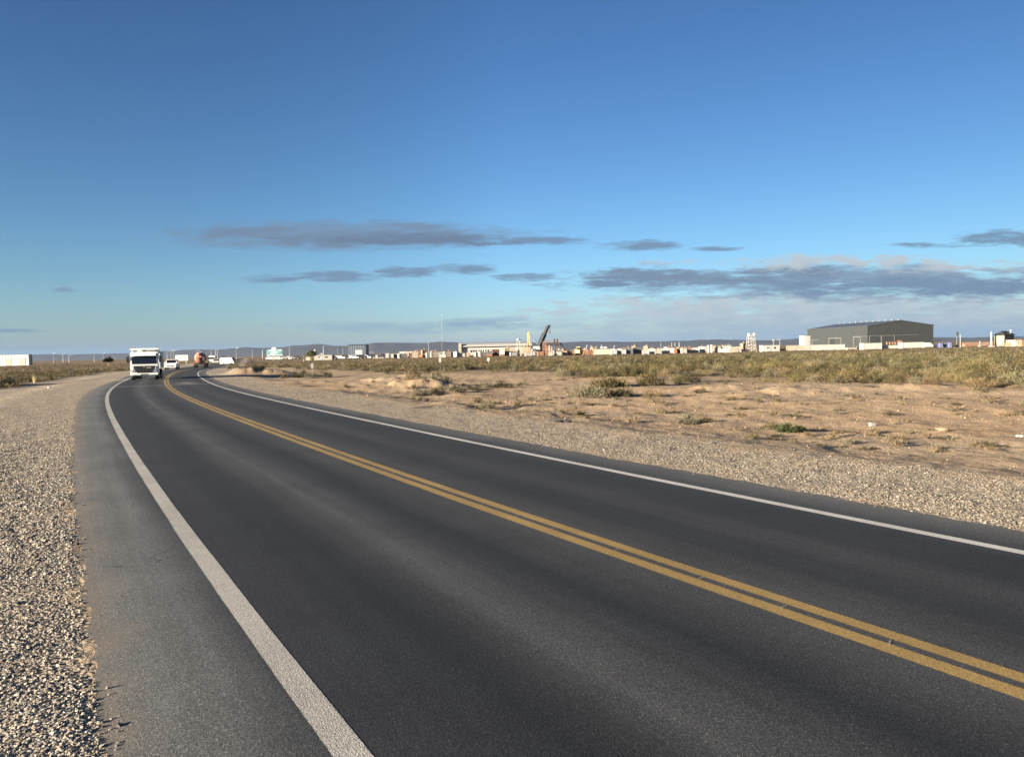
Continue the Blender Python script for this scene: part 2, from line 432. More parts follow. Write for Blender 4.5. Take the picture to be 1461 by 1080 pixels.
hgt = math_n(nt, 'ADD', math_n(nt, 'MULTIPLY', vor.outputs['Distance'], math_n(nt, 'MULTIPLY', sp.outputs[0], -1.1)), math_n(nt, 'MULTIPLY', n3, .6))
hgt = math_n(nt, 'ADD', hgt, math_n(nt, 'MULTIPLY', n2, 1.6))
hgt = math_n(nt, 'ADD', hgt, math_n(nt, 'MULTIPLY', n4, 1.5))
hgt = math_n(nt, 'ADD', hgt, math_n(nt, 'MULTIPLY', vor2.outputs['Distance'], -.5))
bp = N(nt, 'ShaderNodeBump'); bp.inputs['Strength'].default_value = .9; bp.inputs['Distance'].default_value = .035
Lk(nt, hgt, bp.inputs['Height']); Lk(nt, bp.outputs[0], b.inputs['Normal'])
GROUND_M = m
g = mesh_np('ground', np.c_[gx, gy, gzv], gf.ravel(), 4, [m], gcol, smooth=True)
tag(g, kind='structure')

# ------------------------------------------------------------------ road sheet with lateral/along UVs
def strip(name, s0, s1, offs, z, mat_, ds=.5, parent=None, jit=None):
    ss = np.arange(s0, s1 + 1e-6, ds)
    cols, uvs = [], []
    for k, o in enumerate(offs):
        ov = (o(ss) if callable(o) else np.full(len(ss), float(o)))
        if jit and k in jit: ov = ov + fbm(ss / .9, ss * 0 + k * 7.3, 5, 4) * jit[k]
        x, y = rp(ss, ov)
        cols.append(np.c_[x, y, np.full(len(ss), z)]); uvs.append(np.c_[ov, ss])
    n, k = len(ss), len(offs)
    v = np.stack(cols, 1).reshape(-1, 3); uv = np.stack(uvs, 1).reshape(-1, 2)
    i = (np.arange(n - 1)[:, None] * k + np.arange(k - 1)).ravel()
    f = np.stack([i, i + 1, i + k + 1, i + k], 1)
    o = mesh_np(name, v, f.ravel(), 4, [mat_])
    ul = o.data.uv_layers.new(name='UVMap')
    ul.data.foreach_set('uv', uv[f.ravel()].astype(np.float32).ravel())
    if parent: o.parent = parent
    return o
def lane_vec(nt, su, sv):
    uv = N(nt, 'ShaderNodeUVMap', uv_map='UVMap').outputs[0]
    s_ = N(nt, 'ShaderNodeSeparateXYZ'); Lk(nt, uv, s_.inputs[0])
    c_ = N(nt, 'ShaderNodeCombineXYZ')
    Lk(nt, math_n(nt, 'MULTIPLY', s_.outputs[0], su), c_.inputs[0]); Lk(nt, math_n(nt, 'MULTIPLY', s_.outputs[1], sv), c_.inputs[1])
    return s_.outputs[0], s_.outputs[1], c_.outputs[0]
m, nt, b = new_mat('asphalt')
u, v, vec = lane_vec(nt, 1, 1)
_, _, streak = lane_vec(nt, 5, .12)
_, _, streak2 = lane_vec(nt, 1.3, .10)
tc = N(nt, 'ShaderNodeTexCoord').outputs['Object']
uw = math_n(nt, 'ADD', u, math_n(nt, 'MULTIPLY', math_n(nt, 'SUBTRACT', noise(nt, streak2, 1, 3), .5), .55))
t = math_n(nt, 'DIVIDE', math_n(nt, 'ADD', uw, 5.0), 10.0, clamp=True)
def pos(o): return (o + 5) / 10
prof = ramp(nt, t, [(pos(-4.40), (.27, .245, .20)), (pos(-4.15), (.25, .235, .20)), (pos(-3.8), (.225, .215, .19)), (pos(-3.52), (.125, .121, .112)), (pos(-3.3), (.050, .0505, .051)),
                    (pos(-2.4), (.031, .0325, .0345)), (pos(-2.2), (.044, .044, .043)), (pos(-1.72), (.115, .111, .103)), (pos(-1.2), (.050, .050, .0495)), (pos(-.95), (.030, .0315, .0335)),
                    (pos(-.42), (.074, .0715, .067)), (pos(.0), (.108, .103, .094)), (pos(.4), (.074, .071, .066)), (pos(.8), (.041, .041, .040)), (pos(1.1), (.040, .040, .039)),
                    (pos(1.5), (.066, .064, .060)), (pos(1.95), (.042, .042, .041)), (pos(2.55), (.038, .0385, .0385)), (pos(3.0), (.085, .082, .077)), (pos(3.35), (.135, .128, .115)), (pos(3.72), (.20, .185, .155))])
prof = mixc(nt, 1.0, prof, (.58, .62, .665), 'MULTIPLY')
c = mixc(nt, 1.0, prof, ramp(nt, noise(nt, streak, 1, 5, .6), [(.25, .80), (.75, 1.18)]), 'MULTIPLY')
c = mixc(nt, 1.0, c, ramp(nt, noise(nt, tc, .55, 5, .6), [(.3, .84), (.7, 1.16)]), 'MULTIPLY')
vo = N(nt, 'ShaderNodeTexVoronoi'); vo.inputs['Scale'].default_value = 130; Lk(nt, tc, vo.inputs['Vector'])
c = mixc(nt, 1.0, c, ramp(nt, vo.outputs['Color'], [(0, .40), (.5, .9), (.8, 1.15), (1, 2.6)]), 'MULTIPLY')
c = mixc(nt, 1.0, c, ramp(nt, noise(nt, tc, 60, 3, .7), [(.3, .68), (.7, 1.36)]), 'MULTIPLY')
# paving joint across the road and dust carried onto it, at their places along the road
jw = math_n(nt, 'ADD', v, math_n(nt, 'MULTIPLY', math_n(nt, 'SUBTRACT', noise(nt, vec, .9, 4), .5), .8))
def band(c0, w, soft):
    return math_n(nt, 'SUBTRACT', 1.0, math_n(nt, 'MULTIPLY', math_n(nt, 'SUBTRACT', math_n(nt, 'ABSOLUTE', math_n(nt, 'SUBTRACT', jw, c0)), w), 1 / soft, clamp=True))
c = mixc(nt, math_n(nt, 'MULTIPLY', band(58.5, .35, .5), .5), c, (.19, .18, .16))
dust = math_n(nt, 'MULTIPLY', band(61.5, 1.4, 3.0), math_n(nt, 'MULTIPLY', math_n(nt, 'SUBTRACT', 1.0, math_n(nt, 'ABSOLUTE', math_n(nt, 'SUBTRACT', u, 1.3))), 1, clamp=True))
c = mixc(nt, math_n(nt, 'MULTIPLY', dust, .5), c, (.26, .24, .21))
# sand blown over the left edge
sand = math_n(nt, 'MULTIPLY', math_n(nt, 'SUBTRACT', math_n(nt, 'ADD', math_n(nt, 'MULTIPLY', math_n(nt, 'ADD', u, 4.05), -2.6), math_n(nt, 'MULTIPLY', math_n(nt, 'SUBTRACT', noise(nt, tc, 1.6, 5, .65), .5), 2.2)), .1), 1.2, clamp=True)
c = mixc(nt, math_n(nt, 'MULTIPLY', sand, .38), c, ramp(nt, noise(nt, tc, 70, 3), [(.3, (.20, .15, .10)), (.7, (.40, .32, .23))]))
# a few hairline cracks
cr = N(nt, 'ShaderNodeTexVoronoi', feature='DISTANCE_TO_EDGE'); cr.inputs['Scale'].default_value = .22
cv = N(nt, 'ShaderNodeVectorMath', operation='ADD'); Lk(nt, tc, cv.inputs[0])
cn = N(nt, 'ShaderNodeTexNoise'); cn.inputs['Scale'].default_value = 1.7; cn.inputs['Detail'].default_value = 5; Lk(nt, tc, cn.inputs['Vector'])
cs = N(nt, 'ShaderNodeVectorMath', operation='SCALE'); cs.inputs['Scale'].default_value = .9; Lk(nt, cn.outputs['Color'], cs.inputs[0]); Lk(nt, cs.outputs[0], cv.inputs[1])
Lk(nt, cv.outputs[0], cr.inputs['Vector'])
ck = math_n(nt, 'MULTIPLY', math_n(nt, 'LESS_THAN', cr.outputs['Distance'], .0016), math_n(nt, 'GREATER_THAN', noise(nt, tc, .3, 2), .55))
c = mixc(nt, math_n(nt, 'MULTIPLY', ck, .6), c, (.018, .018, .018))
Lk(nt, c, b.inputs['Base Color'])
b.inputs['Roughness'].default_value = .82; b.inputs['Specular IOR Level'].default_value = .25
bp = N(nt, 'ShaderNodeBump'); bp.inputs['Strength'].default_value = .35; bp.inputs['Distance'].default_value = .0028
Lk(nt, math_n(nt, 'ADD', vo.outputs['Distance'], noise(nt, tc, 60, 3)), bp.inputs['Height']); Lk(nt, bp.outputs[0], b.inputs['Normal'])
ASPH = m
el = lambda s: edge_l(s) - .22
er = lambda s: edge_r(s) + .22
road = strip('road', -28, 600, [el, -4.05, -3.35, -2.5, -1.7, -.9, 0, .9, 1.7, 2.86, 3.4, er], 0.0, ASPH, ds=.25)
tag(road, kind='structure')
def line_mat(name, col, wear, spk, edge_o, half):
    m, nt, b = new_mat(name)
    u, v, vec = lane_vec(nt, 1, 1)
    tc = N(nt, 'ShaderNodeTexCoord').outputs['Object']
    vo = N(nt, 'ShaderNodeTexVoronoi'); vo.inputs['Scale'].default_value = 110; Lk(nt, tc, vo.inputs['Vector'])
    c = mixc(nt, 1.0, col, ramp(nt, vo.outputs['Color'], [(0, 1 - spk), (.6, 1.0), (1, 1 + spk * .5)]), 'MULTIPLY')
    c = mixc(nt, 1.0, c, ramp(nt, noise(nt, tc, 1.1, 5, .6), [(.3, .82), (.7, 1.10)]), 'MULTIPLY')
    w = math_n(nt, 'MULTIPLY', math_n(nt, 'SUBTRACT', math_n(nt, 'ADD', math_n(nt, 'MULTIPLY', noise(nt, tc, 45, 4, .7), .7), math_n(nt, 'MULTIPLY', noise(nt, tc, 2.2, 3), .3)), 1 - wear), 9, clamp=True)
    ed = math_n(nt, 'MULTIPLY', math_n(nt, 'SUBTRACT', math_n(nt, 'ABSOLUTE', math_n(nt, 'SUBTRACT', u, edge_o)), half * .80), 14, clamp=True)
    w = math_n(nt, 'MAXIMUM', w, math_n(nt, 'MULTIPLY', ed, .5))
    c = mixc(nt, w, c, (.055, .053, .05))
    Lk(nt, c, b.inputs['Base Color']); b.inputs['Roughness'].default_value = .8; b.inputs['Specular IOR Level'].default_value = .2
    bp = N(nt, 'ShaderNodeBump'); bp.inputs['Strength'].default_value = .4; bp.inputs['Distance'].default_value = .004
    Lk(nt, vo.outputs['Distance'], bp.inputs['Height']); Lk(nt, bp.outputs[0], b.inputs['Normal'])
    return m
strip('white_edge_line', -28, 600, [-W1 - .083, -W1 + .083], .0015, line_mat('worn_white_paint', (.42, .40, .35), .40, .45, -W1, .083), ds=.25, parent=road, jit={0: .008, 1: .008})
strip('white_edge_line', -28, 600, [W2 - .07, W2 + .07], .0015, line_mat('white_line_paint', (.50, .485, .44), .30, .25, W2, .07), ds=.25, parent=road, jit={0: .008, 1: .008})
strip('yellow_centre_line', -28, 600, [-.185, -.042], .0015, line_mat('yellow_line_paint', (.325, .22, .08), .40, .40, -.117, .068), ds=.25, parent=road, jit={0: .007, 1: .007})
strip('yellow_centre_line', -28, 600, [.036, .168], .0015, line_mat('yellow_line_paint_far', (.325, .22, .08), .40, .40, .112, .063), ds=.25, parent=road, jit={0: .007, 1: .007})
mb = MB()
s_ = -4.0
while s_ < 26:
    o_ = random.uniform(-.02, .02); x0, y0 = rp(s_, o_); t_ = float(np.interp(s_, RS, RT))
    mb.box((float(x0), float(y0), .0018), (.085, .014, .0012), rz=-t_ + R(random.uniform(5, 30)))
    s_ += random.uniform(.55, 1.5)
mb.build('setting_out_mark', paint('faded_mark_paint', (.20, .18, .13), .8, var=.3, scale=20), road)

# ------------------------------------------------------------------ loose gravel stones
def attr_mat(name, rough=.9, var=.3, scale=30):
    m, nt, b = new_mat(name)
    ca = N(nt, 'ShaderNodeVertexColor', layer_name='col').outputs[0]
    tc = N(nt, 'ShaderNodeTexCoord').outputs['Object']
    c = mixc(nt, 1.0, ca, ramp(nt, noise(nt, tc, scale, 4, .6), [(.3, 1 - var), (.7, 1 + var)]), 'MULTIPLY')
    Lk(nt, c, b.inputs['Base Color']); b.inputs['Roughness'].default_value = rough; b.inputs['Specular IOR Level'].default_value = .15
    return m
def stones(n_list):
    ico = bmesh.new(); bmesh.ops.create_icosphere(ico, subdivisions=1, radius=1.0)
    iv = np.array([v.co[:] for v in ico.verts]); fi = np.array([[v.index for v in f.verts] for f in ico.faces]); ico.free()
    ov = np.array([(1, 0, 0), (-1, 0, 0), (0, 1, 0), (0, -1, 0), (0, 0, 1), (0, 0, -1)], float)
    of = np.array([(0, 2, 4), (2, 1, 4), (1, 3, 4), (3, 0, 4), (2, 0, 5), (1, 2, 5), (3, 1, 5), (0, 3, 5)])
    VV, FF, CC, off = [], [], [], 0
    for n, r0, r1, a0, a1, wmin, wmax, side, smin, smax, hi in n_list:
        r = np.sqrt(rng.uniform(r0 ** 2, r1 ** 2, n)) if r0 < r1 else None
        r = r0 * (r1 / r0) ** rng.random(n)
        a = np.radians(rng.uniform(a0, a1, n))
        x, y = r * np.sin(a), r * np.cos(a)
        s, o = road_so(x, y); e = edge_out(x, y, s, o)
        dens = 1 - sstep(wmin, wmax, e)
        k = (np.sign(o) == side) & (e > -.12) & (rng.random(n) < dens) & (rng.random(n) < .010 + .99 * sstep(-.05, .16, e))
        k &= rng.random(n) < np.clip(.75 + 1.3 * fbm(x / .8, y / .8, 71, 3), .15, 1)
        x, y, e, s, o = x[k], y[k], e[k], s[k], o[k]; q = len(x)
        z = np.where(e > 0, ground_z(x, y, s, o), .002)
        bv, bf = (iv, fi) if hi else (ov, of)
        size = smin * (smax / smin) ** (rng.random(q) ** 2.0)
        sc3 = np.c_[rng.uniform(.7, 1.35, q), rng.uniform(.7, 1.35, q), rng.uniform(.32, .62, q)] * size[:, None]
        v = bv[None] * (1 + rng.uniform(-.28, .28, (q, len(bv), 3))) * sc3[:, None]
        ta, tb = rng.uniform(0, 6.28, q), rng.normal(0, .45, q)
        c_, s__ = np.cos(tb)[:, None], np.sin(tb)[:, None]
        v = np.stack([v[..., 0], v[..., 1] * c_ - v[..., 2] * s__, v[..., 1] * s__ + v[..., 2] * c_], -1)
        c_, s__ = np.cos(ta)[:, None], np.sin(ta)[:, None]
        v = np.stack([v[..., 0] * c_ - v[..., 1] * s__, v[..., 0] * s__ + v[..., 1] * c_, v[..., 2]], -1)
        v += np.c_[x, y, z + sc3[:, 2] * .15][:, None]
        pal = np.array([(.32, .28, .22), (.25, .21, .165), (.40, .355, .28), (.17, .14, .115), (.50, .46, .38), (.36, .27, .19)])
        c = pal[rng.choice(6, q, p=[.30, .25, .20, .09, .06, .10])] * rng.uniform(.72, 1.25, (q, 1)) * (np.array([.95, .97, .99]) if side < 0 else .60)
        VV.append(v.reshape(-1, 3)); CC.append(np.repeat(c, len(bv), 0))
        FF.append((bf[None] + (np.arange(q) * len(bv))[:, None, None] + off).reshape(-1, 3)); off += q * len(bv)
    return np.concatenate(VV), np.concatenate(FF), np.concatenate(CC)
v, f, c = stones([
    (330000, 2.4, 9, -50, -20, 3, 6, -1, .004, .016, True),
    (420000, 9, 60, -44, -20, 2.5, 12, -1, .007, .024, False),
    (560000, 6, 34, -22, 40, 2.2, 3.4, 1, .007, .020, False),
    (60000, 34, 70, -34, 0, 2.2, 4, 1, .015, .04, False)])
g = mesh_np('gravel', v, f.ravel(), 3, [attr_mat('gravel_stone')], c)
tag(g, 'crushed grey and tan stones strewn along both road verges', 'gravel', kind='stuff')
# scattered clods and pebbles on the bare dirt
def clods(n):
    r = 9 * (75 / 9) ** rng.random(n); a = np.radians(rng.uniform(-22, 40, n))
    x, y = r * np.sin(a), r * np.cos(a); s, o = road_so(x, y); e = edge_out(x, y, s, o)
    k = (e > 2.4) & (o > 0) & (y < scrub_depth(px_of(x, y)) * 1.3) & (rng.random(n) < np.clip(.5 + 2.2 * fbm(x / 3, y / 1.5, 81, 3), .05, 1))
    x, y = x[k], y[k]; q = len(x); z = ground_z(x, y, s[k], o[k])
    ov = np.array([(1, 0, 0), (-1, 0, 0), (0, 1, 0), (0, -1, 0), (0, 0, 1), (0, 0, -1)], float)
    of = np.array([(0, 2, 4), (2, 1, 4), (1, 3, 4), (3, 0, 4), (2, 0, 5), (1, 2, 5), (3, 1, 5), (0, 3, 5)])
    size = .008 * (.06 / .008) ** (rng.random(q) ** 4.0) * np.clip(y / 32, .30, 1)
    v = ov[None] * (1 + rng.uniform(-.35, .35, (q, 6, 3))) * (np.c_[rng.uniform(.7, 1.5, q), rng.uniform(.7, 1.5, q), rng.uniform(.4, .8, q)] * size[:, None])[:, None]
    v += np.c_[x, y, z + size * .2][:, None]
    pal = np.array([(.30, .205, .125), (.34, .24, .15), (.22, .145, .09), (.40, .33, .25)])
    c = pal[rng.choice(4, q, p=[.4, .3, .2, .1])] * rng.uniform(.64, .96, (q, 1))
    return v.reshape(-1, 3), (of[None] + (np.arange(q) * 6)[:, None, None]).reshape(-1, 3), np.repeat(c, 6, 0)
v, f, c = clods(30000)
g = mesh_np('dirt_clods', v, f.ravel(), 3, [attr_mat('dirt_clod')], c)
tag(g, 'small clods and pebbles scattered over the bare orange dirt', 'clods', kind='stuff')
#@@PART2
# ------------------------------------------------------------------ scrub vegetation
PAL = {
 'olive': [(.13, .107, .046), (.155, .126, .056), (.19, .156, .078), (.10, .085, .037), (.19, .158, .085)],
 'silver': [(.21, .19, .12), (.25, .225, .15), (.17, .155, .095), (.29, .26, .18), (.13, .115, .07)],
 'dark': [(.055, .060, .030), (.075, .075, .036), (.10, .092, .045), (.04, .045, .024), (.13, .11, .06)],
 'straw': [(.235, .18, .095), (.27, .21, .115), (.20, .15, .08), (.17, .125, .065), (.31, .245, .145)],
 'green': [(.060, .085, .030), (.080, .105, .038), (.045, .062, .022), (.10, .12, .05), (.09, .095, .045)]}
TWIG = [(.17, .125, .085), (.22, .17, .115), (.12, .09, .065)]
def cards(cen, axis, L, Wd, cols, rs):
    "quads: centre, long axis, length, width"
    n = len(cen)
    axis = axis / (np.linalg.norm(axis, axis=1, keepdims=True) + 1e-9)
    side = np.cross(axis, rs.normal(size=(n, 3))); side /= np.linalg.norm(side, axis=1, keepdims=True) + 1e-9
    a, s = axis * (L / 2)[:, None], side * (Wd / 2)[:, None]
    v = np.stack([cen - a - s * .55, cen - a + s * .55, cen + a + s * .8, cen + a - s * .8], 1).reshape(-1, 3)
    return v, np.repeat(cols, 4, 0)
def shrub_geo(seed, n=900, rad=.6, h=.8, kind='olive', clumps=16, leaf=(.05, .016), flat=.9):
    rs = np.random.default_rng(seed)
    cl = rs.normal(size=(clumps, 3)); cl /= np.linalg.norm(cl, axis=1, keepdims=True); cl[:, 2] = abs(cl[:, 2]) * .95
    cl *= rs.uniform(.35, .98, (clumps, 1)) ** .6
    cs_ = rs.uniform(.16, .38, clumps)
    i = rs.integers(0, clumps, n)
    p = cl[i] + rs.normal(size=(n, 3)) * cs_[i][:, None] * .62
    p[:, 2] = np.abs(p[:, 2]) * .92 + .03
    q = p * np.array([rad, rad, h])
    ax = p * np.array([1, 1, .5]) + np.array([0, 0, .75]) + rs.normal(size=(n, 3)) * .55
    pal = np.array(PAL[kind]); ctint = rs.uniform(.78, 1.25, clumps)
    c = .60 * pal[rs.integers(0, len(pal), n)] * (ctint[i] * rs.uniform(.8, 1.2, n))[:, None]
    k = rs.uniform(.6, 1.5, n)
    v1, c1 = cards(q, ax, leaf[0] * k * 1.3, leaf[1] * k, c, rs)
    m_ = max(6, clumps * 2)
    j = rs.integers(0, clumps, m_)
    tip = (cl[j] + rs.normal(size=(m_, 3)) * .12) * np.array([rad, rad, h]); tip[:, 2] = np.abs(tip[:, 2]) + .04
    base = rs.normal(size=(m_, 3)) * .06 * rad; base[:, 2] = -.03
    v2, c2 = cards((tip + base) / 2, tip - base, np.linalg.norm(tip - base, axis=1), np.full(m_, .012 + .004 * rad), np.array(TWIG)[rs.integers(0, 3, m_)], rs)
    return v1, c1, v2, c2
VEGM = attr_mat('shrub_leaf', .85, .12, 9)
_nt = VEGM.node_tree; _b = _nt.nodes['Principled BSDF']; _src = _b.inputs['Base Color'].links[0].from_socket
Lk(_nt, mixc(_nt, 1.0, _src, N(_nt, 'ShaderNodeObjectInfo').outputs['Color'], 'MULTIPLY'), _b.inputs['Base Color'])
TWIGM = attr_mat('shrub_twig', .9, .2, 9)
def quad_idx(nv): return np.arange(nv).reshape(-1, 4)
def shrub_mesh(name, *a, **k):
    v1, c1, v2, c2 = shrub_geo(*a, **k)
    v = np.r_[v1, v2]; c = np.r_[c1, c2]
    return mesh_np(name, v, quad_idx(len(v)).ravel(), 4, [VEGM], c)
# candidate plants over both sides of the road
def scatter(n, r0, r1, a0, a1):
    r = np.sqrt(rng.uniform(r0 ** 2, r1 ** 2, n)); a = np.radians(rng.uniform(a0, a1, n))
    x, y = r * np.sin(a), r * np.cos(a)
    s, o = road_so(x, y); e = edge_out(x, y, s, o)
    lim = scrub_depth(px_of(x, y))
    edge = np.log(y / lim) + fbm(x / 5, y / 3, 91, 3) * .22
    k = (e > np.where(o < 0, 7.5, 3.2)) & (edge > 0) & (y > 8)
    x, y, s, o, edge = x[k], y[k], s[k], o[k], edge[k]
    return x, y, ground_z(x, y, s, o), o, edge
def clear_of_yards(x, y):
    "keep plants out of the fenced yards and from under the buildings"
    px = px_of(x, y)
    lim = np.interp(px, [-500, 0, 60, 240, 330, 480, 560, 650, 760, 850, 1000, 1080, 1160, 1330, 1400, 1461, 2500], [300, 300, 460, 240, 240, 270, 270, 250, 235, 225, 235, 255, 262, 262, 235, 235, 235])
    return y < lim
xs, ys, zs, os_, ed = scatter(6500, 24, 95, -44, 44)
# thin out: keep plants at least ~0.55 m apart by a coarse grid
key = np.round(xs / .95).astype(int) * 100003 + np.round(ys / 1.15).astype(int)
_, k = np.unique(key, return_index=True)
xs, ys, zs, os_, ed = xs[k], ys[k], zs[k], os_[k], ed[k]
k = clear_of_yards(xs, ys) & (rng.random(len(xs)) < np.clip(.60 + 2.4 * fbm(xs / 7, ys / 7, 95, 3) + .14 * sstep(1050, 1250, px_of(xs, ys)), .06, 1))
xs, ys, zs, os_, ed = xs[k], ys[k], zs[k], os_[k], ed[k]
def kind_at(x, y, px, n):
    f = fbm(x / 9, y / 9, 97, 3); u = rng.random(n) + f * .5
    left = px < 560
    k = np.where(u < .16, 2, np.where(u < .62, 0, np.where(u < .86, 1, 3)))
    k = np.where(left & (rng.random(n) < .45), np.where(rng.random(n) < .5, 3, 1), k)
    return k
KN = ['olive', 'silver', 'dark', 'straw']
kd = kind_at(xs, ys, px_of(xs, ys), len(xs))
seen = np.argsort(np.hypot(xs, ys) + np.where((px_of(xs, ys) < -20) | (px_of(xs, ys) > 1480), 1e4, 0))
near, rest = seen[:285], seen[285:]
PROTO = {}
for ki, kn in enumerate(KN):
    for v_ in range(4):
        o = shrub_mesh('scrub_bush', 100 + ki * 10 + v_, n=1900, rad=.62, h=(.78, .66, .80, .50)[ki], kind=kn, clumps=18 + v_ * 3,
                       leaf=((.048, .013), (.042, .016), (.042, .014), (.085, .007))[ki])
        PROTO[ki, v_] = o.data
        bpy.data.objects.remove(o)
LBL = {('R', 0): 'olive green scrub bush in the dense band right of the road', ('R', 1): 'silvery grey scrub bush in the dense band right of the road',
       ('R', 2): 'dark green scrub bush in the dense band right of the road', ('R', 3): 'straw coloured dry scrub bush in the dense band right of the road',
       ('L', 0): 'olive green scrub bush in the scrub left of the road', ('L', 1): 'silvery grey scrub bush in the scrub left of the road',
       ('L', 2): 'dark green scrub bush in the scrub left of the road', ('L', 3): 'straw coloured dry scrub bush in the scrub left of the road'}
for i in near:
    sd_ = 'R' if os_[i] > 0 else 'L'
    o = bpy.data.objects.new('scrub_bush', PROTO[int(kd[i]), int(rng.integers(4))]); COL.objects.link(o)
    sc_ = rng.uniform(.7, 1.5) * (1.0 if ed[i] > .08 else .75)
    o.location = (xs[i], ys[i], zs[i] - .02); o.rotation_euler = (0, 0, rng.uniform(0, 6.28))
    o.scale = (sc_ * rng.uniform(.85, 1.2), sc_ * rng.uniform(.85, 1.2), sc_ * rng.uniform(.8, 1.1))
    q_ = rng.uniform(.62, 1.3); o.color = (q_, q_ * rng.uniform(.94, 1.06), q_ * rng.uniform(.85, 1.05), 1)
    tag(o, LBL[sd_, int(kd[i])], 'bush', LBL[sd_, int(kd[i])].replace('scrub bush', 'scrub bushes').replace(' dry', ''))
# the rest of the scrub, far too many to count, as one mass
MASS_V, MASS_C = [], []
def mass(x, y, z, kd, n, leaf, smin, smax, seed, clumps):
    for ki, kn in enumerate(KN):
        for v_ in range(3):
            v1, c1, v2, c2 = shrub_geo(seed + ki * 10 + v_, n=n, rad=.62, h=(.8, .68, .82, .5)[ki], kind=kn, clumps=clumps, leaf=leaf)
            bv, bc = np.r_[v1, v2[:24]], np.r_[c1, c2[:24]]
            k = np.where((kd == ki) & (np.arange(len(x)) % 3 == v_))[0]
            if not len(k): continue
            a = rng.uniform(0, 6.28, len(k)); s = rng.uniform(smin, smax, len(k))
            ca_, sa = np.cos(a)[:, None], np.sin(a)[:, None]
            sx = s * rng.uniform(.85, 1.25, len(k)); sz = s * rng.uniform(.8, 1.1, len(k))
            vx = (bv[None, :, 0] * ca_ - bv[None, :, 1] * sa) * sx[:, None] + x[k][:, None]
            vy = (bv[None, :, 0] * sa + bv[None, :, 1] * ca_) * sx[:, None] + y[k][:, None]
            vz = bv[None, :, 2] * sz[:, None] + z[k][:, None] - .03
            MASS_V.append(np.stack([vx, vy, vz], -1).reshape(-1, 3))
            MASS_C.append((bc[None] * rng.uniform(.62, 1.25, (len(k), 1, 1))).reshape(-1, 3))
k = rest
mass(xs[k], ys[k], zs[k], kd[k], 420, (.085, .026), .60, 1.1, 300, 14)
for n_, r0, r1, nc, leaf, s0, s1, g_ in ((8500, 90, 170, 170, (.13, .042), .42, .85, 1.3), (10000, 165, 330, 70, (.17, .065), .25, .58, 1.7), (3500, 320, 480, 36, (.26, .10), .25, .55, 2.6)):
    x, y, z, o, e = scatter(n_, r0, r1, -44, 44)
    key = np.round(x / g_).astype(int) * 100003 + np.round(y / (g_ * 1.3)).astype(int)
    _, k = np.unique(key, return_index=True); x, y, z = x[k], y[k], z[k]
    k = clear_of_yards(x, y); x, y, z = x[k], y[k], z[k]
    mass(x, y, z, kind_at(x, y, px_of(x, y), len(x)), nc, leaf, s0, s1, 400 + r0, 10)
v, c = np.concatenate(MASS_V), np.concatenate(MASS_C)
g = mesh_np('scrub', v, quad_idx(len(v)).ravel(), 4, [VEGM], c)
tag(g, 'distant desert scrub running back to the yards and hills', 'scrub', kind='stuff')

# plants that stand out by themselves
def shrub(px, py, wpx, hpx, kind, label, seed, n=1500, name='shrub', cat='bush', clumps=20, leaf=None, group=None):
    x, y = G(px, py); D = y
    t = thing(name, label, cat, (x, y, gz(x, y) - .01), random.uniform(0, 6.28), group)
    w, h = wpx * M(D) / 2, hpx * M(D)
    v1, c1, v2, c2 = shrub_geo(seed, n=n, rad=w, h=h, kind=kind, clumps=clumps, leaf=leaf or (max(.035, w * .10), max(.012, w * .03)))
    a = mesh_np('foliage', v1, quad_idx(len(v1)).ravel(), 4, [VEGM], c1); a.parent = t
    s = mesh_np('stems', v2, quad_idx(len(v2)).ravel(), 4, [TWIGM], c2); s.parent = t
    return t
shrub(1127, 601, 36, 13, 'green', 'small bright green round bush alone on the bare dirt', 1, 2200, leaf=(.05, .012))
shrub(1101, 594, 20, 5, 'olive', 'low olive weed patch touching the left of the bright green bush', 2, 700, leaf=(.05, .012))
shrub(981, 590, 26, 12, 'silver', 'pale grey green tufted plant on the bare dirt past the gravel', 3, 1100, leaf=(.07, .010))
shrub(1008, 588, 26, 6, 'straw', 'flattened dry tuft just right of the pale grey green plant', 4, 500, leaf=(.08, .008))
shrub(694, 574, 28, 11, 'silver', 'grey green low weed beyond the gravel left of the dirt track', 5, 1000)
shrub(683, 563, 10, 6, 'dark', 'tiny dark weed just behind the grey green low weed', 6, 400)
shrub(680, 579, 12, 4, 'dark', 'flat dark weed in front of the grey green low weed', 8, 300)
shrub(603, 557, 30, 13, 'silver', 'silvery round shrub at the left end of the shaded row', 7, 1500)
shrub(624, 555, 26, 11, 'dark', 'dark shrub standing in for the shade beside the silvery round shrub', 9, 1200)  # dark foliage colour stands in for the shade next to the silvery shrub
shrub(648, 552, 34, 11, 'silver', 'silvery spreading shrub right of the dark shrub standing in for shade', 10, 1300)
shrub(676, 549, 26, 9, 'dark', 'dark low shrub in the middle of the shaded row', 12, 900)
shrub(694, 547, 12, 11, 'silver', 'narrow upright silvery shrub behind the shaded row', 13, 600)
shrub(718, 546, 30, 7, 'dark', 'dark flat shrub near the right end of the shaded row', 14, 900)
shrub(746, 543, 18, 7, 'dark', 'small dark shrub ending the shaded row on the right', 15, 600)
shrub(622, 545, 44, 14, 'silver', 'grey shrub with a dark crown behind the silvery round shrub', 16, 1500)
shrub(590, 548, 24, 18, 'straw', 'tall straw tuft on the sandy hummock', 18, 900, leaf=(.16, .012))
shrub(843, 558, 52, 16, 'silver', 'broad silvery bush in front of the olive mound', 19, 2000)
shrub(884, 557, 40, 14, 'dark', 'dark bush painted as the shaded right end of the broad silvery bush', 20, 1500)  # dark palette paints the shaded right end of the silvery bush
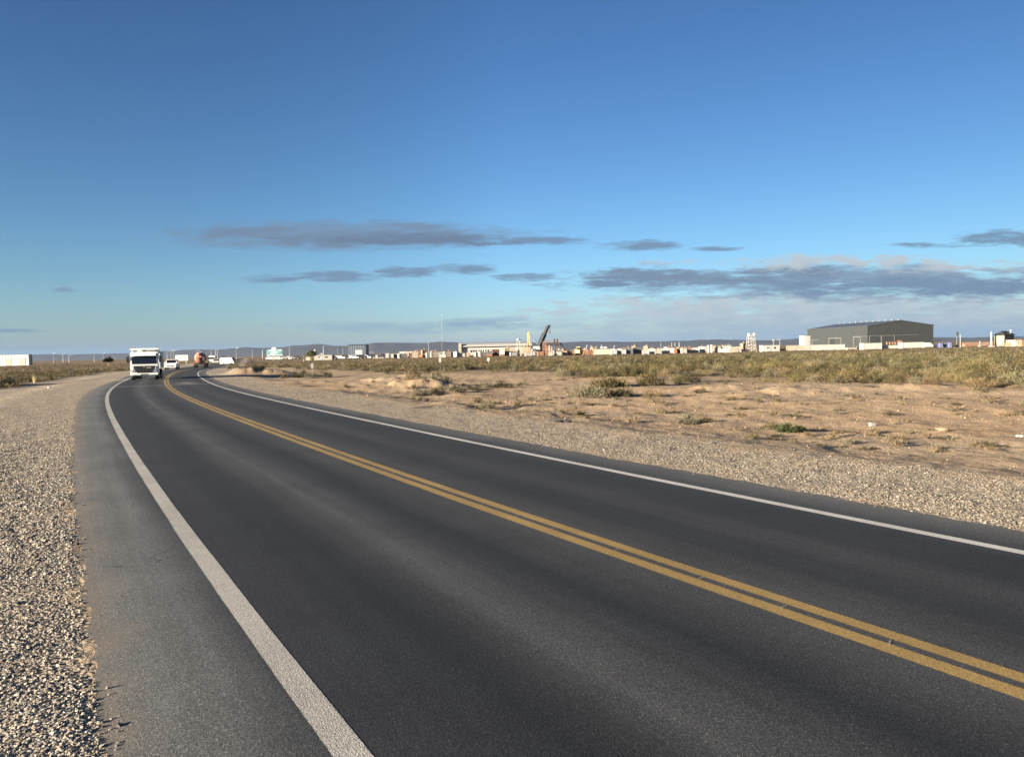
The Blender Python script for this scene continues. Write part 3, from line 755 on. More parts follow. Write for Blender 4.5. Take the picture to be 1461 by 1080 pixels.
shrub(928, 543, 42, 24, 'olive', 'tall rounded olive bush rising above its neighbours', 21, 2000)
shrub(870, 545, 56, 16, 'olive', 'olive mound shrub behind the broad silvery bush', 22, 1800)
shrub(967, 540, 13, 12, 'dark', 'small solitary dark green bush beside the tall olive bush', 23, 900)
shrub(1002, 553, 26, 7, 'dark', 'low dark bush on the edge of the orange dirt', 24, 700)
shrub(930, 556, 36, 9, 'straw', 'straw coloured tuft patch below the tall olive bush', 25, 900)
shrub(827, 583, 18, 7, 'olive', 'small olive weed at the far edge of the gravel', 26, 500)
shrub(1240, 539, 26, 12, 'dark', 'dark bush on the front edge of the band below the warehouse', 27, 1300)
shrub(1408, 541, 30, 16, 'dark', 'big dark bush at the front of the band below the small house', 28, 1500)
shrub(1312, 540, 34, 11, 'silver', 'pale silvery bush at the front of the band below the warehouse gable', 29, 1300)
shrub(1428, 524, 26, 14, 'silver', 'pale feathery bush rising among the olive scrub below the house', 30, 1000)
shrub(334, 526, 18, 13, 'olive', 'upright olive bush on the inside of the road bend', 31, 1200)
shrub(346, 531, 22, 9, 'dark', 'dark low bush standing in for bank shade right of the upright bush on the bend', 32, 900)  # dark bush added in place of the bank's shade
shrub(368, 533, 26, 7, 'dark', 'dark spreading bush standing in for bank shade below the green roadside board', 33, 900)  # second dark bush put in for the shaded side of the bank
shrub(428, 535, 26, 11, 'dark', 'dark bush between the two pale posts', 34, 1200)
shrub(444, 536, 22, 9, 'silver', 'grey bush at the foot of the post with a white plate', 35, 900)
shrub(462, 535, 22, 12, 'dark', 'dark bush right of the post with a white plate', 36, 1000)
shrub(405, 536, 12, 7, 'straw', 'dry straw tuft round the foot of the pale stake', 37, 400, leaf=(.16, .014))
shrub(1219, 555, 7, 6, 'dark', 'small dark stump like tuft on the orange dirt', 38, 260)
x, y = G(-300, 548)
t = thing('shrub', 'unseen bush added off to the far left to cast shade on the verge', 'bush', (-56, 59, gz(-56, 59)))  # added outside the view to drop a shadow on the left verge
v1, c1, v2, c2 = shrub_geo(77, n=2600, rad=3.2, h=3.2, kind='dark', clumps=40, leaf=(.5, .2))
mesh_np('foliage', v1, quad_idx(len(v1)).ravel(), 4, [VEGM], c1).parent = t
mesh_np('stems', v2, quad_idx(len(v2)).ravel(), 4, [TWIGM], c2).parent = t
# small dry weeds on the bare dirt
WP = []
for v_ in range(5):
    o = shrub_mesh('dry_weed', 600 + v_, n=130, rad=.22, h=.13, kind=('straw', 'silver', 'olive', 'straw', 'dark')[v_], clumps=7, leaf=(.06, .009)); WP.append(o.data); bpy.data.objects.remove(o)
cnt = 0
while cnt < 290:
    r_ = 17 * (58 / 17) ** random.random(); a_ = R(random.uniform(-20, 36)); x, y = r_ * math.sin(a_), r_ * math.cos(a_)
    s_, o_ = road_so([x], [y]); e_ = float(edge_out(None, None, s_, o_)[0])
    if o_[0] < 0 or e_ < 4.2 or y > float(scrub_depth(px_of(x, y))) * 1.05 or random.random() > .5 + 1.6 * float(fbm(np.array([x / 4]), np.array([y / 2]), 131, 3)[0]): continue
    o = bpy.data.objects.new('dry_weed', random.choice(WP)); COL.objects.link(o)
    k_ = random.uniform(.4, 1.5) * (.6 + .4 * min(1, (math.hypot(x, y) - 15) / 12)); o.location = (x, y, gz(x, y)); o.scale = (k_, k_, k_ * random.uniform(.6, 1.2)); o.rotation_euler = (0, 0, random.uniform(0, 6.28))
    tag(o, 'small dry weed on the bare dirt between gravel and scrub', 'weed', 'small dry weeds on the bare dirt'); cnt += 1

# small things lying about
def ground_pt(px, py):
    x, y = G(px, py); return (x, y, gz(x, y))
t = thing('carton', 'small white carton lying on the bare dirt', 'litter', ground_pt(1244, 590), R(15))
MB().box((0, 0, .045), (.14, .09, .09), .006).build('box', WHITE, t)
MB().box((.09, -.02, .012), (.07, .08, .004), 0, R(20)).build('flap', WHITE, t)
t = tag(MB().ball((0, 0, .04), .11, (1.3, .8, .55), 10, 6).build('pale_rock', STONEM), 'tan rock on the dirt right of the white carton', 'rock'); t.location = ground_pt(1346, 597)
t = tag(MB().ball((0, 0, .02), .07, (1.2, .9, .5), 9, 6).build('pale_rock', STONEM), 'tiny pale rock beside the larger tan rock', 'rock'); t.location = ground_pt(1338, 595)
mb = MB()
for k_ in range(5): mb.ball((random.uniform(-.06, .06), random.uniform(-.05, .05), .03), .05, (1.2, .8, .6), 8, 5)
t = tag(mb.build('paper_scrap', WHITE), 'crumpled white scrap on the dirt at the right edge', 'litter'); t.location = ground_pt(1456, 604)
mb = MB()
for k_ in range(4): mb.ball((random.uniform(-.08, .08), random.uniform(-.05, .05), .04), .07, (1.2, .8, .6), 8, 5)
t = tag(mb.build('paper_scrap', WHITE), 'white scrap on the gravel verge left of the road', 'litter'); t.location = ground_pt(70, 553)
t = tag(MB().box((0, 0, .03), (.62, .10, .035), .006).build('plank', paint('dark_plank', (.045, .035, .028), .8)), 'dark plank lying on the gravel beyond the road', 'plank'); t.location = ground_pt(604, 582.5); t.rotation_euler = (R(2), R(-3), R(4))
mb = MB()
for k_ in range(6): mb.ball((random.uniform(-.16, .16), random.uniform(-.06, .06), .03), .08, (1.5, .8, .45), 9, 5)
t = tag(mb.build('rag', paint('dark_cloth', (.03, .028, .032), .9)), 'dark rag on the far edge of the gravel', 'litter'); t.location = ground_pt(803, 603)
t = tag(MB().ball((0, 0, .05), .13, (1.4, .8, .6), 9, 6).build('dark_rock', paint('dark_rock', (.07, .05, .04), .9, var=.4)), 'dark rock at the sandy lip below the shaded shrubs', 'rock'); t.location = ground_pt(606, 565)
# dry branched stalk, left verge
x, y, z = ground_pt(48, 543)
mb = MB()
for a_, l_ in ((-.34, .75), (-.1, .95), (.12, .85), (.36, .7), (.5, .5)):
    mb.cyl((math.sin(a_) * .1, 0, 0), (math.sin(a_ * -.4) * .25 + a_ * .5, .05 * a_, l_), .022, .01, 6)
o = tag(mb.build('dead_stalk', DRY), 'pale dry branching stalk standing on the left verge', 'dead plant'); o.location = (x, y, z - .02)
# ------------------------------------------------------------------ vehicles
def wheel(t, c, r, w, dual=False):
    "axle along x"
    o = MB().cyl((c[0] - w / 2, c[1], c[2]), (c[0] + w / 2, c[1], c[2]), r, n=20).build('wheel', BLACK, t)
    sx = 1 if c[0] > 0 else -1
    MB().cyl((c[0] + sx * (w / 2 - .03), c[1], c[2]), (c[0] + sx * (w / 2 + .012), c[1], c[2]), r * .58, r * .45, n=14).build('rim', GREY, o)
    return o
def front_panel(name, pts, y, m, parent, th=.03):
    "flat panel in x,z standing proud of a front at y (towards -y)"
    return MB().prism(pts, y - th, y).build(name, m, parent)
def quad(x0, x1, z0, z1, k=0.0): return [(x0 + k, z0), (x1 - k, z0), (x1, z1), (x0, z1)]

# the white tipper truck coming towards the viewer
TW = paint('truck_white', (.80, .80, .76), .3, var=.05)
tx, ty, _ = P(206.5, 541, 68)
truck = thing('tipper_truck', 'white tipper truck with black grille driving towards the viewer', 'truck', (tx, ty, .0), R(21)); truck.scale = (.96, .95, 1.0)
mb = MB(); mb.box((0, .12, .62), (2.34, .22, .42), .06)
mb.prismx([(0, .82), (0, 1.42), (.14, 2.06), (.22, 2.36), (.45, 2.46), (1.75, 2.46), (1.75, .55), (.5, .55), (.4, .82)], -1.16, 1.16)
cab = mb.build('cab', TW, truck)
bm = bmesh.new(); bm.from_mesh(cab.data); bmesh.ops.bevel(bm, geom=[e for e in bm.edges if e.calc_length() > .15], offset=.045, segments=2, affect='EDGES', clamp_overlap=True); bm.to_mesh(cab.data); bm.free()
o = MB().prismx([(-.035, 1.415), (.105, 2.075), (.135, 2.075), (-.005, 1.415)], -1.02, 1.02).build('windscreen', GLASS, truck)
MB().prismx([(-.055, 1.415), (-.02, 1.58), (-.01, 1.58), (-.035, 1.415)], -.28, -.25).build('wiper', BLACK, o)
MB().prismx([(-.055, 1.415), (-.02, 1.58), (-.01, 1.58), (-.035, 1.415)], .38, .41).build('wiper', BLACK, o)
MB().prismx([(-.16, 2.12), (-.02, 2.34), (.22, 2.36), (.12, 2.12)], -1.0, 1.0).build('sun_visor', TW, truck)
for sx in (-1, 1):
    MB().prismx([(.15, 1.42), (.30, 2.02), (1.0, 2.02), (1.0, 1.42)], sx * 1.155, sx * 1.172).build('side_window', GLASS, truck)
gr = front_panel('grille', [(-.62, .62), (.62, .62), (.86, 1.14), (.86, 1.24), (-.86, 1.24), (-.86, 1.14)], -.002, BLACK, truck, .05)
mb = MB()
for z in (.70, .83, .96, 1.08): mb.box((0, -.06, z), (1.26 + (z - .62) * .6, .025, .035), .006)
mb.build('slat', paint('grille_slat', (.035, .035, .037), .5), gr)
mb = MB().mat(GALV); mb.cyl((0, -.055, 1.16), (0, -.085, 1.16), .085, n=20); mb.cyl((0, -.084, 1.16), (0, -.09, 1.16), .03, n=10)
mb.build('emblem', GALV, gr)
front_panel('number_plate', quad(.16, .58, 1.02, 1.13), -.055, WHITE, truck, .012)
for sx in (-1, 1):
    hl = MB().box((sx * .90, -.01, .78), (.40, .10, .17), .035).build('headlight', DGREY, truck)
    MB().cyl((sx * .97, -.055, .78), (sx * .97, -.075, .78), .062, n=14).cyl((sx * .82, -.055, .78), (sx * .82, -.075, .78), .055, n=14).build('lens', LAMP, hl)
    MB().box((sx * .93, -.012, 1.05), (.10, .05, .34), .02, rz=0).build('air_deflector', TW, truck)
    mr = MB().box((sx * 1.36, .10, 1.80), (.20, .16, .52), .04).build('mirror', BLACK, truck)
    MB().cyl((sx * 1.13, .22, 2.12), (sx * 1.34, .10, 2.08), .022, n=6).cyl((sx * 1.13, .22, 1.48), (sx * 1.34, .10, 1.54), .022, n=6).build('mirror_arm', BLACK, mr)
    MB().box((sx * 1.02, .72, .42), (.26, .9, .32), .05).build('step', DGREY, truck)
bp_ = MB().box((0, .0, .50), (2.36, .22, .20), .05).build('bumper', TW, truck)
front_panel('lower_plate', quad(-.32, .32, .46, .54), -.108, DGREY, bp_, .01)
mb = MB().box((-.42, 3.6, .72), (.12, 6.0, .26)).box((.42, 3.6, .72), (.12, 6.0, .26))
for y in (1.2, 3, 5, 6.2): mb.box((0, y, .72), (.72, .1, .18))
mb.build('chassis', DGREY, truck)
body = MB().box((0, 4.4, 1.02), (2.40, 4.4, .12)).box((-1.17, 4.4, 1.78), (.07, 4.4, 1.40)).box((1.17, 4.4, 1.78), (.07, 4.4, 1.40)).box((0, 2.24, 1.84), (2.27, .07, 1.52)).box((0, 6.56, 1.72), (2.27, .07, 1.28)).build('tipper_body', TW, truck)
mb = MB()
for sx in (-1, 1):
    for y in (2.4, 3.4, 4.4, 5.4, 6.45): mb.box((sx * 1.225, y, 1.78), (.05, .09, 1.40))
mb.build('rib', TW, body)
cp = MB().box((0, 1.62, 2.76), (2.44, 1.45, .07), .02).box((0, .90, 2.72), (2.44, .05, .14)).box((-1.14, 2.2, 2.64), (.09, .12, .34)).box((1.14, 2.2, 2.64), (.09, .12, .34)).build('cab_guard', TW, truck)
for sx in (-1, 1): MB().box((sx * 1.15, 1.0, 2.84), (.12, .12, .12), .03).build('marker_light', ORANGE, cp)
MB().box((.0, .62, 2.56), (.34, .30, .16), .05).build('roof_hatch', DGREY, truck)
MB().cyl((.92, 1.95, 1.0), (.92, 1.95, 2.78), .065, n=10).build('exhaust', GALV, truck)
for sx in (-1, 1):
    wheel(truck, (sx * 1.0, .95, .44), .44, .28)
    for y in (5.2,): wheel(truck, (sx * .93, y, .44), .44, .50)

def car(name, label, loc, rz, paintm, L=4.4, W=1.78, H=1.55, kind='suv', group=None, cat='car'):
    t = thing(name, label, cat, loc, rz, group)
    c = .32 * H / 1.55
    hood = .58 * H
    if kind == 'pickup':
        prof = [(0, c), (0, hood * .9), (.1, hood), (L * .28, hood * 1.06), (L * .40, H), (L * .62, H), (L * .66, hood * 1.08), (L, hood * 1.05), (L, c)]
        roof = (.42, .60)
    elif kind == 'van':
        prof = [(0, c), (0, hood * .8), (L * .06, hood), (L * .16, H * .95), (L * .22, H), (L, H), (L, c)]; roof = (.2, .3)
    else:
        prof = [(0, c), (0, hood * .85), (.08, hood * .96), (L * .26, hood * 1.08), (L * .38, H), (L * .80, H), (L * .95, hood * 1.15), (L, hood), (L, c)]
        roof = (.40, .78)
    o = MB().prismx(prof, -W / 2, W / 2).build('body', paintm, t)
    bm = bmesh.new(); bm.from_mesh(o.data)
    for v in bm.verts:
        if v.co.z > hood * 1.12: v.co.x *= .84
    bmesh.ops.bevel(bm, geom=[e for e in bm.edges if e.calc_length() > .1], offset=.06, segments=2, affect='EDGES', clamp_overlap=True)
    bm.to_mesh(o.data); bm.free()
    if kind != 'van':
        y0, z0, y1, z1 = L * .27, hood * 1.10, L * .375, H * .965
    else: y0, z0, y1, z1 = L * .07, hood * 1.05, L * .155, H * .92
    MB().prismx([(y0 - .03, z0), (y1 - .03, z1), (y1 + .03, z1), (y0 + .03, z0)], -W * .40, W * .40).build('windscreen', GLASS, t)
    for sx in (-1, 1):
        MB().box((sx * W * .445, L * (roof[0] + roof[1]) / 2, (hood * 1.12 + H * .95) / 2), (W * .10, L * (roof[1] - roof[0]), (H * .95 - hood * 1.12) * .85)).build('side_window', GLASS, t)
        hl = MB().box((sx * W * .38, -.005, hood * .74), (W * .20, .08, .13), .03).build('headlight', LAMP, t)
        MB().box((sx * W * .38, L + .002, hood * .85), (W * .16, .05, .2), .02).build('tail_light', paint('red_lens', (.4, .02, .015), .3), t)
        for y in (L * .19, L * .79): wheel(t, (sx * (W / 2 - .10), y, .34), .34, .22)
        MB().box((sx * (W / 2 + .08), L * .30, hood * 1.18), (.18, .12, .14), .03).build('mirror', paintm, t)
    gl = MB().box((0, -.012, hood * .62), (W * .52, .06, .20), .02).build('grille', BLACK, t)
    MB().box((0, -.05, hood * .60), (.40, .012, .10)).build('number_plate', GREY, gl)
    MB().box((0, -.02, c + .10), (W * .96, .14, .16), .04).build('bumper', paintm, t)
    MB().box((0, L * .93, (hood * 1.2 + H * .93) / 2), (W * .70, .04, (H - hood) * .5)).build('rear_window', GLASS, t) if kind == 'suv' else None
    return t
def road_place(px, D): return (X(px, D), D, .0)
car('sport_utility_car', 'white sport utility car with a dark grille following the tipper truck', road_place(242.6, 124), R(17), TW, 4.6, 1.82, 1.62)
# orange concrete mixer seen from behind
mx = thing('mixer_truck', 'orange concrete mixer truck driving away round the bend', 'truck', road_place(284.5, 136), R(17)); mx.scale = (.86, .86, .86)
MB().box((0, 4.0, .82), (.95, 7.4, .28)).build('chassis', DGREY, mx)
MXO = paint('mixer_orange', (.42, .20, .14), .5, var=.4)
d = MB(); d.cyl((0, .1, 2.55), (0, 1.9, 2.15), .52, 1.12, n=20); d.cyl((0, 1.9, 2.15), (0, 3.2, 2.0), 1.12, 1.16, n=20); d.cyl((0, 3.2, 2.0), (0, 4.9, 1.75), 1.16, .65, n=20)
dr = d.build('drum', MXO, mx)
mb = MB()
for k in range(9):
    a0, a1 = k * .7, (k + 1) * .7; y0, y1 = 1.7 + k * .17, 1.7 + (k + 1) * .17
    mb.cyl((1.17 * math.cos(a0), y0, 2.1 + 1.17 * math.sin(a0)), (1.17 * math.cos(a1), y1, 2.08 + 1.17 * math.sin(a1)), .06, n=6)
mb.build('spiral_stripe', paint('pale_stripe', (.5, .45, .4)), dr)
hp = MB().cyl((0, -.25, 2.95), (0, -.25, 2.45), .50, .20, n=14).build('hopper', MXO, mx)
MB().prismx([(-.5, 1.2), (-.2, 2.25), (-.08, 2.22), (-.36, 1.15)], -.62, -.15).build('chute', MXO, mx)
MB().box((.78, -.05, 1.75), (.5, .25, 1.6), .04).build('ladder_panel', DGREY, mx)
MB().box((-.55, .15, 1.2), (.9, .4, .5), .05).build('rear_frame', ORANGE, mx)
MB().box((0, -.12, .72), (2.2, .12, .14)).build('rear_bumper', DGREY, mx)
for sx in (-1, 1):
    MB().box((sx * .85, -.17, .86), (.26, .05, .12), .02).build('tail_light', paint('red_lens', (.4, .02, .015), .3), mx)
    for y in (1.2, 2.5): wheel(mx, (sx * .92, y, .5), .5, .52)
    wheel(mx, (sx * 1.0, 6.4, .5), .5, .3)
    MB().box((sx * .95, 1.85, 1.08), (.5, 2.5, .05), .01).build('mudguard', BLACK, mx)
MB().box((0, 6.8, 1.75), (2.35, 1.8, 1.75), .10).build('cab', ORANGE, mx)
MB().box((-1.28, 6.9, 2.0), (.16, .14, .4), .03).build('mirror', WHITE, mx)
# box truck and dark truck on the far straight
def box_truck(name, label, loc, rz, boxm, cabm, W=2.4, H=2.75, L=5.5, toward=True):
    t = thing(name, label, 'truck', loc, rz)
    y0 = 2.0 if toward else 0
    MB().box((0, y0 + L / 2, .85 + (H - .85) / 2), (W, L, H - .85), .05).build('cargo_box', boxm, t)
    cy_ = .9 if toward else L + 1.0
    MB().box((0, cy_, 1.25), (W * .9, 1.8, 1.5), .12, taper=(.92, .85)).build('cab', cabm, t)
    fy = 0 if toward else L + 1.9
    MB().box((0, fy + (.03 if toward else -.03), 1.55), (W * .72, .14, .55)).build('windscreen', GLASS, t)
    if not toward:
        MB().box((0, -.02, 1.75), (W * .86, .05, (H - 1.1) * .9)).build('rear_door', boxm, t)
        for sx in (-1, 1): MB().box((sx * .9, -.05, .78), (.24, .05, .12)).build('tail_light', paint('red_lens', (.4, .02, .015), .3), t)
    else:
        for sx in (-1, 1): MB().box((sx * W * .32, -.03, .8), (.3, .08, .16), .02).build('headlight', LAMP, t)
    MB().box((0, (L + 2) / 2, .62), (.9, L + 1.6, .24)).build('chassis', DGREY, t)
    for sx in (-1, 1):
        for y in ((1.0, L + .6) if toward else (1.2, L + 1.0)): wheel(t, (sx * W * .40, y, .42), .42, .3)
    return t
box_truck('box_truck', 'small white box truck on the far straight beyond the orange mixer', (X(300.5, 236), 236, 0), R(18), TW, TW, 2.3, 2.3)
car('pickup_car', 'white car just right of the small white box truck', (X(307.5, 215), 215, 0), R(18), TW, 4.2, 1.7, 1.2, 'pickup')
box_truck('box_truck', 'dark truck with a white roof strip far up the road', (X(318.8, 232), 232, 0), R(18), DGREY, WHITE, 1.5, 2.0, 4, False)
car('delivery_van', 'white van roof showing above the bush on the bend', (X(336, 205), 205, -.3), R(75), TW, 4.2, 1.8, 1.9, 'van', cat='van')

# ------------------------------------------------------------------ builders for the yards
def wbox(px0, px1, ytop, D): return (px1 - px0) * M(D), Z((px0 + px1) / 2, ytop, D)
def container(label, px0, px1, ytop, D, m, rz=0.0, dep=None, name='shipping_container', cat='container', doorm=None, lift=0.0):
    w, h = wbox(px0, px1, ytop, D); dep = dep or max(2.2, min(6, w * .8))
    t = thing(name, label, cat, at((px0 + px1) / 2, D), rz)
    z0 = .18 + lift
    MB().box((0, dep / 2, z0 + (h - z0) / 2), (w, dep, h - z0), .03).build('body', m, t)
    fr = MB()
    for sx in (-1, 1):
        fr.box((sx * (w / 2 - .07), -.02, z0 + (h - z0) / 2), (.14, .10, h - z0)); fr.box((sx * (w / 2 - .2), dep / 2, z0 / 2), (.3, dep, z0))
    fr.box((0, -.02, h - .07), (w - .28, .10, .14))
    fr.build('frame', doorm or m, t)
    dw = min(1.1, w * .3)
    MB().box((w * .18, -.015, z0 + (h - z0) * .42), (dw, .06, (h - z0) * .78)).build('door', doorm or m, t)
    return t
def cabin(label, px0, px1, ytop, D, m, rz=0.0, name='site_cabin', cat='cabin', dep=3.0, win=2, roofm=None):
    w, h = wbox(px0, px1, ytop, D)
    t = thing(name, label, cat, at((px0 + px1) / 2, D), rz)
    MB().box((0, dep / 2, h / 2), (w, dep, h)).build('wall', m, t)
    MB().box((0, dep / 2, h + .06), (w + .3, dep + .3, .12), .02).build('roof', roofm or m, t)
    d = MB().box((-w * .12, -.02, min(1.0, h * .4)), (min(.9, w * .2), .07, min(2.0, h * .75))).build('door', GREY, t)
    for k in range(win):
        x = w * (-.36 + .72 * (k + .5) / win) + (w * .1 if win == 1 else 0)
        wn = MB().box((x, -.02, h * .62), (min(1.3, w * .16), .07, h * .26)).build('window', GLASS, t)
        MB().box((x, -.04, h * .47), (min(1.5, w * .19), .06, .06)).build('sill', WHITE, wn)
    return t
def tank(label, px0, px1, ytop, D, m, name='storage_tank', dome=True):
    w, h = wbox(px0, px1, ytop, D); r = w / 2
    t = thing(name, label, 'tank', at((px0 + px1) / 2, D))
    hb = h - r * .45 if dome else h
    MB().cyl((0, 0, 0), (0, 0, hb), r, n=24).build('shell', m, t, smooth=False)
    if dome: MB().ball((0, 0, hb - .01), r, (1, 1, .45), 20, 10, 0).build('roof', m, t, smooth=True)
    mb = MB()
    for sx in (-.18, .18): mb.cyl((sx, -r - .08, 0), (sx, -r - .08, hb), .03, n=5)
    for k in range(int(hb / .5)): mb.cyl((-.18, -r - .08, .3 + k * .5), (.18, -r - .08, .3 + k * .5), .02, n=4)
    mb.build('ladder', GREY, t)
    return t
def fence_wall(label, px0, px1, ytop, D, m=None, rz=0.0, tone=WHITE):
    w, h = wbox(px0, px1, ytop, D)
    t = thing('wall_panel_run', label, 'wall', at((px0 + px1) / 2, D), rz)
    MB().box((0, 0, h / 2), (w, .16, h)).build('panels', tone, t)
    n = max(2, int(w / 3.2)); mb = MB()
    for k in range(n + 1): mb.box((-w / 2 + .11 + (w - .22) * k / n, -.10, h / 2 + .04), (.18, .1, h + .08))
    mb.box((0, -.09, h + .03), (w + .1, .1, .10))
    mb.build('posts', tone, t)
    return t
def light_pole(label, px, ytop, D, group=None, m=GALV, arm=True, r=.14, name='light_pole'):
    h = Z(px, ytop, D)
    t = thing(name, label, 'light pole', at(px, D), random.uniform(-.3, .3), group)
    MB().cyl((0, 0, -.2), (0, 0, h), r, r * .6, n=8).build('pole', m, t)
    MB().box((0, 0, .15), (r * 4, r * 4, .3)).build('base', PALE, t)
    if arm:
        a = MB().cyl((0, 0, h - .1), (1.3, 0, h + .15), r * .5, n=6).build('arm', m, t)
        MB().box((1.5, 0, h + .16), (.7, .3, .14), .03).build('lamp_head', m, a)
    return t
PL = 'tall pale street light pole standing before the far left hills'
for px, yt in ((76.5, 504), (90, 504), (98.5, 507), (134.5, 504), (147.5, 503.5), (238.5, 502), (244, 501), (248, 500), (281, 500.5), (301.5, 499.5), (308, 499), (310.5, 499), (337, 496.5), (360, 500), (374.5, 499), (413, 495.5)):
    light_pole(PL, px, yt, 560 + 40 * math.sin(px), 'tall pale street light poles before the far left hills', r=.15)
light_pole('pale street light pole right of the white house', 461.5, 494, 520, r=.15)
light_pole('thin pale pole above the salmon orange crates', 611.5, 488, 430, r=.12, arm=False)

# far left
t = thing('long_shed', 'long low white shed at the left edge of the view', 'building', (X(2, 330), 330, 0), R(2))
w_, h_ = 62 * M(330) * 2 * .62, Z(20, 506.3, 330)
CW = corrugated('cream_cladding', (.40, .385, .34), 1.2, var=.06)
MB().box((0, 1.3, h_ / 2), (w_, 2.6, h_)).build('wall', CW, t)
MB().prismx([(-.15, h_ + .003), (1.3, h_ + .12), (2.75, h_ + .003)], -w_ / 2 - .1, w_ / 2 + .1).build('roof', GALV, t)
for k in range(4): MB().box((-w_ / 2 + w_ * (k + .5) / 4, -.03, 1.6), (3, .1, 3.2)).build('roller_door', PALE, t)
tr_ = thing('round_tree', 'small round grey green tree far off by the light poles on the left', 'tree', at(154.5, 250))
v1, c1, v2, c2 = shrub_geo(900, n=900, rad=1.35, h=2.2, kind='dark', clumps=16, leaf=(.34, .2))
v1 = v1 * np.array([1, 1, .75]) + np.array([0, 0, 1.25])
mesh_np('crown', v1, quad_idx(len(v1)).ravel(), 4, [VEGM], c1).parent = tr_
MB().cyl((-.15, 0, -.1), (-.1, 0, 2.0), .13, .08, 7).cyl((.25, 0, -.1), (.12, 0, 2.0), .12, .07, 7).build('trunk', BROWN, tr_)
# billboards
t = thing('billboard', 'blank pale billboard with faint yellow green marks above the road bend', 'billboard', at(259.3, 250), R(4))
w_, zt, zb = 17.6 * M(250), Z(259, 505.6, 250), Z(259, 513.6, 250)
MB().box((0, 0, (zt + zb) / 2), (w_, .2, zt - zb), .02).build('panel', paint('billboard_face', (.50, .50, .44), .5), t)
mb = MB()
for k, (x, z, a, b_) in enumerate(((-.2, .1, .7, .16), (.3, .22, .5, .12), (.1, -.18, .9, .12), (.5, -.05, .35, .2), (-.55, -.12, .3, .15))): mb.box((x, -.108, (zt + zb) / 2 + z), (a, .015, b_), .0)
mb.build('printed_marks', paint('yellow_green_print', (.40, .43, .18), .6), t)
for sx in (-1, 1): MB().cyl((sx * w_ * .33, .15, -.2), (sx * w_ * .33, .15, zt - .1), .09, n=8).build('post', GREY, t)
t = thing('roadside_sign_board', 'green and white roadside sign board on posts with a white emblem on top', 'sign', at(392, 330), R(-6))
zt, zb, w_ = Z(392, 498, 330), Z(392, 506.8, 330), 23.5 * M(330)
zc, hh = (zt + zb) / 2, zt - zb
MB().box((0, 0, zc), (w_, .25, hh), .02).build('panel', TEAL, t)
SGW = paint('sign_white', (.42, .50, .48), .5)
mb = MB()
mb.box((0, -.135, zb + .16), (w_ * .98, .03, .24)); mb.box((-w_ * .12, -.135, zt - .42), (w_ * .42, .03, .4)); mb.box((w_ * .34, -.135, zt - .35), (w_ * .2, .03, .3))
for k in range(5): mb.box((-w_ * .12 + (k - 2) * .5, -.15, zc - .25), (.32, .03, .5 + .15 * (k % 2)))
mb.box((w_ * .05, -.14, zc + .05), (w_ * .25, .03, .35))
mb.build('lettering', SGW, t)
MB().ball((-w_ * .34, -.12, zc - .1), .75, (1.2, .06, .8), 14, 8).build('dark_emblem', DTEAL, t)
MB().ball((w_ * .36, -.12, zc - .05), .8, (1.2, .06, .85), 14, 8).build('dark_emblem', DTEAL, t)
MB().ball((-.25, 0, zt + .1), .95, (1.15, .12, .85), 16, 10).build('top_emblem', SGW, t)
for x in (-.9, -.2, 1.45): MB().cyl((x, .25, -.2), (x, .25, zb + 1), .15, n=8).build('post', PALE, t)
# parked cars in rows
proto_car = car('parked_car', 'x', (0, 0, 0), 0, TW, 4.3, 1.75, 1.45)
dark_proto = car('parked_car', 'x', (0, 0, 0), 0, paint('dark_car_paint', (.03, .032, .036), .25), 4.5, 1.8, 1.7)
used_ = {0: False, 1: False}
def park(px, D, rz, dark, label, group):
    p_ = dark_proto if dark else proto_car
    o = p_ if not used_[dark] else copy_tree(p_)
    used_[dark] = True
    o.location = at(px, D); o.rotation_euler = (0, 0, rz)
    tag(o, label, 'car', group)
for px in (391.5, 397.5, 404): park(px, 400, R(80 + px % 7), 0, 'small white car parked beneath the green roadside sign board', 'white cars parked beneath the green sign board')
for px, dk in ((411, 1), (417, 0), (423, 1), (428, 1)): park(px, 400, R(70 + px % 11), dk, ('dark' if dk else 'white') + ' car parked between the green sign board and the tree', ('dark' if dk else 'white') + ' cars parked right of the green sign board')
for px, dk in ((477, 0), (481.5, 1), (487, 0), (493, 0), (500, 1), (506, 0), (512.5, 0), (518, 1), (524, 1), (530, 0), (539.5, 1), (556.5, 1), (566, 1)):
    park(px, 330, R(75 + (px * 7) % 23), dk, ('dark' if dk else 'white') + ' vehicle in the parked row before the blue grey shed', ('dark' if dk else 'white') + ' vehicles parked before the blue grey shed')
# tree and white house
t = thing('broad_tree', 'pale green broad tree behind the left end of the white house', 'tree', at(444, 285))
v1, c1, v2, c2 = shrub_geo(910, n=1300, rad=1.9, h=2.6, kind='silver', clumps=22, leaf=(.36, .2))
c1 = c1 * np.array([.75, .85, .7]); v1 = v1 * np.array([1, 1, .8]) + np.array([0, 0, 1.7])
mesh_np('crown', v1, quad_idx(len(v1)).ravel(), 4, [VEGM], c1).parent = t
MB().cyl((0, 0, -.1), (.1, 0, 2.4), .2, .12, 8).cyl((.1, 0, 1.6), (.9, 0, 2.8), .1, .06, 6).cyl((.08, 0, 1.7), (-.8, 0, 2.9), .1, .06, 6).build('trunk', BROWN, t)
cabin('long white house with one dark window in front of the pale green tree', 448, 473.5, 506.3, 300, PALE, R(3), 'low_house', 'house', 5, 2, WHITE)
container('cream hut at the foot of the pale green tree', 436, 442.5, 508.3, 292, CREAM, 0, 2.4, 'small_hut', 'hut')
t = thing('rooftop_tank', 'white box tank on the roof of the long white house', 'tank', (X(458.5, 301.5), 301.5, Z(458, 506.0, 300)))
